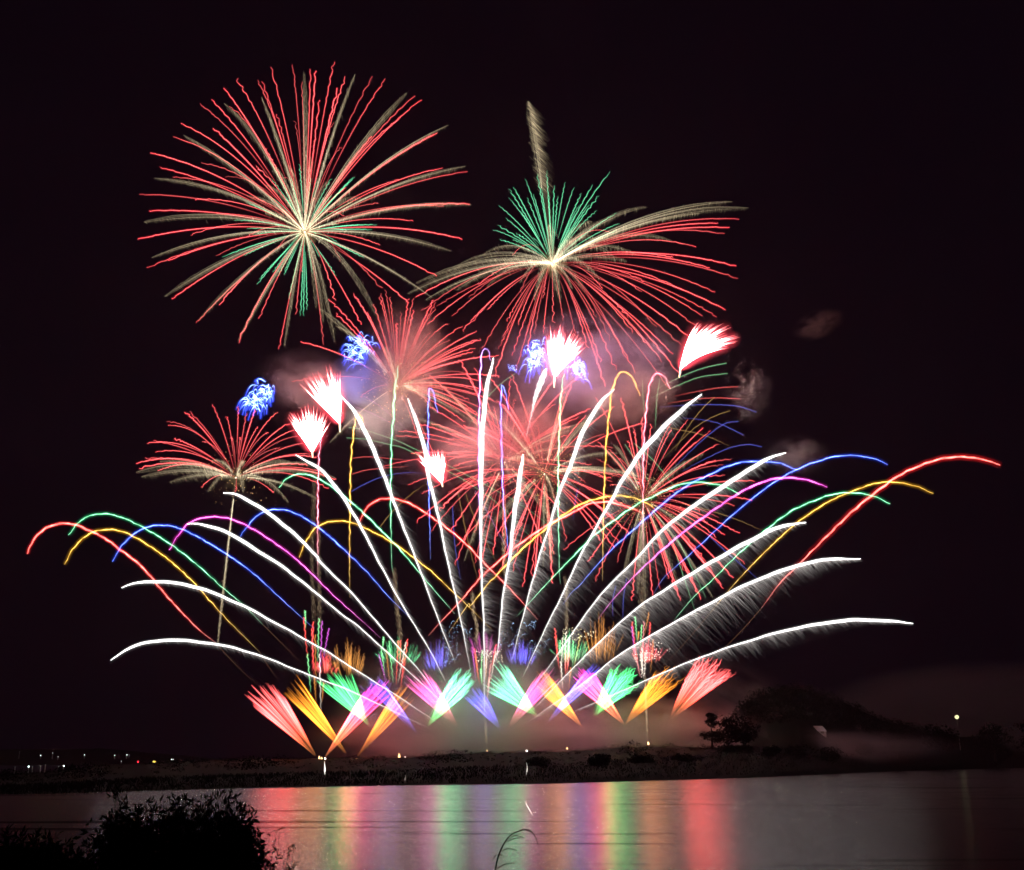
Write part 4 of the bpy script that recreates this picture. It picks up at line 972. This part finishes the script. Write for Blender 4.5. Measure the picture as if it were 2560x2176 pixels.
WHT, COOL = (.85, 1, .95), (.7, .95, 1)
LT = Crop(0, 1780, .3663)
for x, y, r, s in ((278, 298, 1.5, 1.2), (360, 281, 1.1, .5), (397, 306, 1.1, .6), (577, 294, 1.3, 1), (783, 297, 1.3, 1), (866, 294, 1.5, 1.2), (828, 337, 1.1, .5), (103, 375, 1.1, .4), (278, 370, 1, .3), (310, 361, 1, .25), (133, 273, 1, .2), (222, 375, 1, .2), (882, 294, 1, .2), (400, 373, 1.1, .3)):
    lamp('small white street lamp among the scattered town lights on the dark left shore', LT.pt(x, y), 430 if y > 350 else 1060, r * .8, WHT, s * 2.5, 'distant town lights on the left shore')
lamp('brightest cool white street lamp near the left edge, lowest row of town lights', LT.pt(196, 374), 430, 2.0, COOL, 5, 'distant town lights on the left shore')
lamp('oblong white lamp in the lowest row of town lights', LT.pt(434, 370), 430, 2.0, WHT, 4, 'distant town lights on the left shore', .3)
lamp('single red lamp among the distant town lights', LT.pt(942, 341), 1040, 2.0, (1, .03, .05), 3, 'distant town lights on the left shore')
lamp('broad yellow lamp right of the red lamp', LT.pt(1052, 340), 1040, 2.2, (1, .7, .12), 2, 'distant town lights on the left shore', .8)
lamp('wide white lamp, rightmost of the bright town lights', LT.pt(1175, 325), 1040, 1.8, WHT, 3, 'distant town lights on the left shore', .8)
lamp('small orange lamp beside the pale house fronts on the left shore', LT.pt(1535, 347), 720, 1.2, (1, .5, .25), 2.5, 'distant town lights on the left shore')
lamp('tall floodlight mast with a yellowish white glare on the right bank', (2392, 1793), 690, 5.2, (1, 1, .5), 1.2, 'floodlight on the right bank')


def house(label, p, Y, w, d, h, rh, group, yaw=0.0):
    c = W(p, Y); z = c[2] - h - rh * .5
    root = thing('small_house', (c[0], c[1], z), label, 'house', group)
    b = MB(); b.box((c[0] - w / 2, c[1] - d / 2, z - (5 if rh > 2 else .4)), (c[0] + w / 2, c[1] + d / 2, z + h)); b.build('wall', PAINT, root, False)
    b = MB(); e = .35
    V = [(c[0] - w / 2 - e, c[1] - d / 2 - e, z + h - .1), (c[0] + w / 2 + e, c[1] - d / 2 - e, z + h - .1), (c[0] + w / 2 + e, c[1] + d / 2 + e, z + h - .1), (c[0] - w / 2 - e, c[1] + d / 2 + e, z + h - .1), (c[0] - w / 2 + w * .1, c[1], z + h + rh), (c[0] + w / 2 - w * .1, c[1], z + h + rh)]
    b._add(V, np.ones((6, 4)), [(0, 1, 5, 4), (2, 3, 4, 5), (3, 2, 1, 0)], [(1, 2, 5), (3, 0, 4)]); b.build('roof', ROOFM, root, False)
    b = MB(); b.box((c[0] - .5, c[1] - d / 2 - .06, z + .02), (c[0] + .5, c[1] - d / 2 + .02, z + 2.0)); b.build('door', BARK, root, False)
    b = MB(); b.box((c[0] + w * .2, c[1] - d / 2 - .06, z + 1), (c[0] + w * .36, c[1] - d / 2 + .02, z + 2)); b.build('window', STEEL, root, False)


house('pale-roofed house in the purple mist at the foot of the wooded hill', (2040, 1822), 512, 7.5, 5, 2.0, 2.4, 'small houses lit by the fireworks')
house('small white shed on the ridge right of centre', (1525, 1862), 500, 3.6, 3, 1.6, 1.2, 'small houses lit by the fireworks')
house('left of two pale low house fronts on the left shore', (553, 1903), 700, 3.6, 3, 1.7, .5, 'small houses lit by the fireworks')
house('right of two pale low house fronts on the left shore', (579, 1902), 700, 3.0, 3, 1.5, .5, 'small houses lit by the fireworks')
house('pale tent-like hut below the leftmost mine fan', (648, 1899), 520, 3.2, 3, .8, 1.1, 'small houses lit by the fireworks')


# ------------------------------------------------------------------ trees and shrubs on the far bank
def bank_tree(label, px, Y, top, half, kind='round', group='trees on the far bank', name='bank_tree', dens=1.0):
    gz = ground_z(px, Y); base = np.array([(px - 1280) / F * Y, Y, gz - .3]); tz = W((px, top), Y)[2]; u = Y / F
    h = max(tz - gz, 1.5)
    root = thing(name, base, label, 'tree' if h > 5 else 'shrub', group)
    b = MB(); t = np.linspace(0, 1, 8)
    b.tube(base + np.outer(t, [0, 0, h * .85]) + wig(8, .02 * h, 1, 1, 0), h * .035 * (1 - t * .8), (1, 1, 1), 7)
    lay = 9 if kind == 'pine' else 7
    cr = MB()
    for k in range(lay * 3):
        f = rng.uniform(.2, 1) if kind == 'pine' else rng.uniform(.28, .95)
        a = rng.uniform(0, 6.28)
        r = half * u * ((1.1 - f) if kind == 'pine' else math.sin(f * 2.6) * .9) * rng.uniform(.35, 1)
        e = base + np.array([math.cos(a) * r, math.sin(a) * r, h * f])
        s0 = base + np.array([0, 0, h * f * (.95 if kind == 'pine' else .7)])
        b.tube(np.array([s0, (s0 + e) / 2 + [0, 0, .03 * h], e]), [h * .012, h * .008, h * .003], (1, 1, 1), 5)
        sz = half * u * (.3 if kind == 'pine' else .42)
        leaf_cloud(cr, e, np.array([sz, sz, sz * (.35 if kind == 'pine' else .7)]), int(60 * dens), sz * .42, .5)
        if kind != 'pine': leaf_cloud(cr, e + rng.normal(size=3) * sz * .9 * np.array([1.6, 1, .4]), np.array([sz, sz, sz * .5]) * .6, 24, sz * .3, .5)
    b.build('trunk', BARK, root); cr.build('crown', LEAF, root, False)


bank_tree('ragged pine with layered boughs at the left foot of the wooded hill', 1762, 424, 1784, 34, 'pine', None, 'pine_tree', 1.4)
for (px, Y, top, half, lab) in ((1800, 425, 1800, 34, 'tall dark tree just right of the ragged pine'), (1838, 430, 1786, 36, 'dark round-headed tree between the ragged pine and the wooded hill'), (1800, 400, 1868, 22, 'round dark shrub on the bank below the ragged pine'), (1840, 400, 1864, 20, 'dark shrub with a split top right of the round one on the bank'),
                               (1905, 410, 1866, 22, 'spreading dark shrub below the pale-roofed house, left of it'), (1960, 420, 1866, 24, 'dark shrub directly below the pale-roofed house'),
                               (2040, 440, 1868, 24, 'low dark shrub right below the pale-roofed house'), (2130, 520, 1862, 22, 'dark shrub halfway between the pale-roofed house and the floodlight'),
                               (2205, 560, 1821, 24, 'pointed dark tree left of the floodlight mast'), (2310, 640, 1816, 40, 'broad dark tree just left of the floodlight mast'),
                               (2440, 720, 1806, 36, 'dark tree just right of the floodlight mast'), (2545, 760, 1796, 40, 'dark tree at the right edge of the picture'),
                               (1345, 300, 1895, 26, 'low dark shrub on the bank below the teal fan'), (1490, 310, 1889, 30, 'low wide shrub on the bank below the white shed'), (1590, 330, 1893, 28, 'low shrub on the bank below the rightmost fan'), (1690, 350, 1888, 28, 'low shrub on the bank left of the ragged pine')):
    bank_tree(lab, px, Y, top, half)

# scrub that breaks up the crest and face of the far bank, one mass
b = MB()
for _ in range(1500):
    x = rng.uniform(-100, 2560); yt = interp(CRESTY, x); f = rng.uniform(.35, 1.02) if rng.uniform() < .6 else rng.uniform(.93, 1.03)
    ds = CAMZ * F / (interp(SHORE, x) - 1900); Y = ds + (max(yt, ds * 1.15) - ds) * f
    h = rng.uniform(.25, 1.3) * (1.5 if x > 1650 else 1) * (.5 + .9 * (math.sin(x * .021) * math.sin(x * .0077 + 2) + .45))
    if h < .15: continue
    leaf_cloud(b, np.array([(x - 1280) / F * Y, Y, ground_z(x, Y) + h * .3]), np.array([h * 1.6, h * 1.3, h * .75]), 26, .42 * max(h, .6))
tag(b.build('undergrowth', LEAF, None, False), 'low dark scrub covering the far bank', None, None, 'stuff')
# reeds along the far waterside, one mass
b = MB(); n = 9000
xs = 2560 - 2500 * rng.uniform(0, 1, n) ** .8; pyv = interp(SHORE, xs); ds = CAMZ * F / (pyv - 1900) * rng.uniform(1.01, 1.25, n)
zz = np.array([ground_z(x, y) for x, y in zip(xs, ds)])
A = np.stack([(xs - 1280) / F * ds, ds, zz - .1], 1); hh = rng.uniform(.15, .8, n) ** 1.0
Bp = A + np.stack([rng.normal(size=n) * .25, rng.normal(size=n) * .2, hh], 1)
b.sticks(A, Bp, .09, (1, 1, 1), (1, 1, 1)); tag(b.build('reeds', LEAF, None, False), 'dark reeds fringing the far waterside', None, None, 'stuff')


# ------------------------------------------------------------------ foreground plants
def near_z(x, y):
    lift = 1.0 / (1 + math.exp((x + 3.2) / .9))
    return 3.2 if y <= 1 else 3.25 * (1 - min(max((y - 1.0) / 20, 0), 1) ** .8) - .25 + lift * .6 * max(0, 1 - max(0, y - 5) / 12)


def shrub(label, base_px, Y, tips, per, leaf=.075, jit=14, group='leafy shrubs on the near bank'):
    bxw = (base_px - 1280) / F * Y; base = np.array([bxw, Y, near_z(bxw, Y) - .05])
    root = thing('leafy_shrub', base, label, 'shrub', group)
    st, lf = MB(), MB()
    for (px, py) in tips:
        for k in range(per):
            q = (px + rng.normal() * jit, py + abs(rng.normal()) * jit * 2.2)
            tip = W(q, Y + rng.normal() * .35)
            b0 = base + np.array([(tip[0] - base[0]) * .45 + rng.normal() * .08, rng.normal() * .12, 0]); b0[2] = near_z(b0[0], b0[1]) - .05
            c = (b0 + tip) / 2 + np.array([rng.normal() * .06, rng.normal() * .06, .12])
            P = bez(b0, c, tip, 16) + wig(16, .012, 2, 1, 0)
            st.tube(P, np.linspace(.011, .002, 16), (1, 1, 1), 5)
            m = 64; i = rng.integers(2, 16, m)
            T = np.gradient(P, axis=0); T /= np.linalg.norm(T, axis=1, keepdims=True)
            d = T[i] * .6 + rng.normal(size=(m, 3)) * .6
            leaf_quads(lf, P[i] + rng.normal(size=(m, 3)) * .012, d, leaf * rng.uniform(.5, 1.2, m), .24)
    tp = np.array(tips)
    if per > 4:      # leafy inside, filling the shrub below its tips
        for _ in range(1400):
            px, py = tp[rng.integers(len(tp))]; q = (px + rng.normal() * 16, py + rng.uniform(48, 210))
            c = W(q, Y + rng.normal() * .4)
            if c[2] > near_z(c[0], c[1]) - .1:
                leaf_quads(lf, c + rng.normal(size=(9, 3)) * .05, rng.normal(size=(9, 3)), leaf * rng.uniform(.7, 1.4, 9), .4)
    st.build('stems', BARK, root); lf.build('leaves', LEAF, root, False)


shrub('large dark willow shrub with feathery tops against the pale water', 450, 12.0, [(300, 1985), (330, 2010), (370, 2010), (394, 1998), (425, 2005), (445, 1988), (475, 1995), (505, 2000), (530, 1990), (560, 1985), (585, 1995), (605, 1992), (625, 2020), (280, 2030), (340, 2050), (400, 2050), (460, 2050), (520, 2050), (580, 2050), (620, 2070), (635, 2110), (300, 2090), (380, 2100), (450, 2110), (530, 2110), (600, 2130), (640, 2150), (340, 2030), (430, 2030), (510, 2030), (570, 2030), (360, 2075), (490, 2075), (560, 2080), (400, 2140), (480, 2140), (560, 2150), (260, 2070), (240, 2110), (260, 2150)], 12)
shrub('two thin leafy sprigs reaching right out of the willow shrub over red water', 640, 11.0, [(690, 2072), (680, 2090), (660, 2110), (730, 2118), (715, 2135), (690, 2160), (738, 2168), (670, 2160)], 2, .06, 5)
shrub('low black shrub in the bottom left corner', 60, 9.5, [(0, 2075), (40, 2072), (90, 2082), (130, 2090), (170, 2105), (210, 2120), (20, 2110), (100, 2125), (180, 2140), (-40, 2080), (-60, 2110), (60, 2120), (130, 2135), (50, 2150)], 9)


def grass_stem():
    Y = 8.0; D = Crop(700, 1900, .3663)
    main = smooth(D((1455, 860), (1470, 754), (1490, 660), (1530, 570), (1580, 510), (1650, 482), (1700, 480), (1740, 520), (1762, 582)), 50)
    P = np.array([W(p, Y) for p in main]); low = P[0] + np.array([-.02, 0, -.6])
    zb = near_z(P[0][0], Y); low[2] = zb - .03
    u = Y / F
    root = thing('reed_grass', low, 'lone arching grass stem with thin side blades before the water', 'grass plant')
    b = MB(); full = np.vstack([smooth([low, P[0]], 8)[:-1], P]); b.tube(full, np.interp(np.linspace(0, 1, len(full)), [0, .6, 1], [2.2, 1.5, .8]) * u, (1, 1, 1), 6); b.build('stem', STRAW, root)
    for br in ([(1545, 560), (1600, 538), (1668, 530)], [(1560, 545), (1600, 518), (1662, 528)], [(1510, 625), (1560, 606), (1622, 621)], [(1490, 655), (1475, 648), (1450, 687)], [(1488, 655), (1505, 648), (1532, 661)], [(1475, 745), (1540, 712), (1620, 703)], [(1620, 490), (1665, 476), (1720, 500)]):
        q = smooth(D(*br), 16); Q = np.array([W(p, Y + .01 * i / 15) for i, p in enumerate(q)]); b = MB()
        b.tube(Q, np.interp(np.linspace(0, 1, 16), [0, .4, 1], [.9, 1.3, .4]) * u, (1, 1, 1), 5); b.build('blade', STRAW, root)


grass_stem()
b = MB(); n = 9000
xs = rng.uniform(-7, -2.0, n); ysg = rng.uniform(6.5, 12, n); zz = np.array([near_z(x, y) for x, y in zip(xs, ysg)])
A = np.stack([xs, ysg, zz - .03], 1); Bp = A + np.stack([rng.normal(size=n) * .1, rng.normal(size=n) * .08, rng.uniform(.15, .55, n)], 1)
b.sticks(A, Bp, .006, (1, 1, 1), (1, 1, 1)); tag(b.build('grass', LEAF, None, False), 'rough dark grass on the near bank at bottom left', None, None, 'stuff')


# ------------------------------------------------------------------ smoke
def smoke_mat(name, dens, scale, lo=.42, hi=.7, col=(.8, .78, .78), soft=1.0, aniso=.1):
    m = bpy.data.materials.new(name); m.use_nodes = True
    n, l = m.node_tree.nodes, m.node_tree.links; n.clear()
    tc = n.new('ShaderNodeTexCoord')
    ln = n.new('ShaderNodeVectorMath'); ln.operation = 'LENGTH'; l.new(tc.outputs['Object'], ln.inputs[0])
    fo = n.new('ShaderNodeMapRange'); fo.interpolation_type = 'SMOOTHSTEP'; fo.inputs['From Min'].default_value = 1.0; fo.inputs['From Max'].default_value = 1.0 - soft
    l.new(ln.outputs['Value'], fo.inputs['Value'])
    nz = n.new('ShaderNodeTexNoise'); nz.inputs['Scale'].default_value = scale; nz.inputs['Detail'].default_value = 3; nz.inputs['Roughness'].default_value = .5
    nz.inputs['Distortion'].default_value = .3
    l.new(tc.outputs['Object'], nz.inputs['Vector'])
    mr = n.new('ShaderNodeMapRange'); mr.inputs['From Min'].default_value = lo; mr.inputs['From Max'].default_value = hi; l.new(nz.outputs['Fac'], mr.inputs['Value'])
    a = n.new('ShaderNodeMath'); a.operation = 'MULTIPLY'; l.new(fo.outputs[0], a.inputs[0]); l.new(mr.outputs[0], a.inputs[1])
    c = n.new('ShaderNodeMath'); c.operation = 'MULTIPLY'; c.inputs[1].default_value = dens * SMOKE_K; l.new(a.outputs[0], c.inputs[0])
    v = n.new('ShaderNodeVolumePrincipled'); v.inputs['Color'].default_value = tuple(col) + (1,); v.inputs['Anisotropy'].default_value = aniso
    l.new(c.outputs[0], v.inputs['Density'])
    o = n.new('ShaderNodeOutputMaterial'); l.new(v.outputs[0], o.inputs['Volume'])
    return m


def smoke(label, c, half, Y, depth, dens, scale=2.5, lo=.42, hi=.7, soft=.85, rot=0.0, col=(.95, .92, .92)):
    """A puff: an ellipsoid of smoke, lit by the fireworks and tinted with their coloured light."""
    me = bpy.data.meshes.new('smoke'); import bmesh
    bm = bmesh.new(); bmesh.ops.create_icosphere(bm, subdivisions=3, radius=1.0); bm.to_mesh(me); bm.free()
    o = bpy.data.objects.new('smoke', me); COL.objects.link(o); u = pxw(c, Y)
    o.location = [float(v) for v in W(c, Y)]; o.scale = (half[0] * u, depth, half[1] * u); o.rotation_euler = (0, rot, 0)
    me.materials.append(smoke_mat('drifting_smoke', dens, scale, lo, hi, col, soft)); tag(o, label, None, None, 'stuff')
    return o


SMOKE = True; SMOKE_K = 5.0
if SMOKE:  # coloured firework light is partly tinted into the smoke colours
    smoke('low brown smoke bank spread over the launch ground', (1230, 1850), (500, 115), 452, 34, .014, 2.6, .3, .6, col=(.95, .86, .83))
    smoke('thick smoke swelling up in the middle of the launch line', (1190, 1750), (390, 190), 456, 32, .010, 2.8, .32, .68, col=(.95, .86, .84))
    smoke('smoke drifting right past the rightmost red fan', (1650, 1830), (280, 100), 462, 30, .018, 2.8, .32, .68, col=(.95, .86, .84))
    smoke('torn reddish smoke behind the wooded hill', (1850, 1745), (230, 95), 620, 30, .018, 2.6, .42, .68, rot=.45, col=(.95, .8, .8))
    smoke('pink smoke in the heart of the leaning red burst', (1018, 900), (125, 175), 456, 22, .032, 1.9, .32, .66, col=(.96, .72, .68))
    smoke('grey smoke puff below the leaning red burst', (955, 1040), (125, 90), 458, 18, .018, 2.2, .34, .7)
    smoke('reddish smoke behind the upper left palm', (770, 955), (150, 90), 462, 18, .022, 2.2, .34, .7, rot=.2, col=(.96, .75, .74))
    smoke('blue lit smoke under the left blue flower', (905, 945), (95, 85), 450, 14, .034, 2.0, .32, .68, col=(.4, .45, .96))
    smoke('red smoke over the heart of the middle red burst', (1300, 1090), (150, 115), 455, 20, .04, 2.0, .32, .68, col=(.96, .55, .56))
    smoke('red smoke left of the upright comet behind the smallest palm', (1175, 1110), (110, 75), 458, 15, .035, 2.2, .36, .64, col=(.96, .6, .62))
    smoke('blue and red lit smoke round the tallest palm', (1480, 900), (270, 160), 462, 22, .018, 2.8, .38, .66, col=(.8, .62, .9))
    smoke('mixed smoke behind the yellow hooked candle', (1560, 985), (165, 105), 466, 18, .020, 2.4, .34, .68, col=(.95, .7, .66))
    smoke('faint reddish wisp alone in the upper right sky', (2045, 812), (78, 40), 470, 10, .034, 2.0, .4, .68, rot=-.35, col=(.95, .75, .73))
    smoke('grey wisp right of the rightmost palm', (1872, 980), (72, 92), 466, 14, .015, 2.2, .42, .7)
    smoke('grey puff at a white comet tip', (1995, 1140), (90, 60), 460, 14, .014, 2.2, .38, .66)
    smoke('thin red lit smoke hanging among the middle bursts', (1290, 1040), (450, 360), 462, 36, .0016, 1.6, .25, .65, col=(.96, .55, .62))  # ellipsoid added for the red glow, which sits in its colour
    smoke('purple mist lying along the right bank', (2020, 1868), (420, 52), 500, 36, .006, 2.0, .2, .55, col=(.95, .76, .84))
    smoke('pale mist rising behind the floodlight mast', (2480, 1790), (480, 140), 860, 120, .028, 1.8, .15, .5, col=(.95, .8, .86))


# ------------------------------------------------------------------ haze lit by the fireworks, reddish glow tinted into its colour
HAZE = 0.00012
if HAZE:
    hm = bpy.data.materials.new('night_haze'); hm.use_nodes = True
    hn, hl = hm.node_tree.nodes, hm.node_tree.links; hn.clear()
    hv = hn.new('ShaderNodeVolumePrincipled'); hv.inputs['Color'].default_value = (.96, .62, .8, 1); hv.inputs['Density'].default_value = HAZE; hv.inputs['Anisotropy'].default_value = 0
    ho = hn.new('ShaderNodeOutputMaterial'); hl.new(hv.outputs[0], ho.inputs['Volume'])
    b = MB(); b.box((-1400, -60, -6), (1400, 2600, 460))
    tag(b.build('haze', hm, None, False), 'thin night haze glowing round the fireworks', None, None, 'stuff')
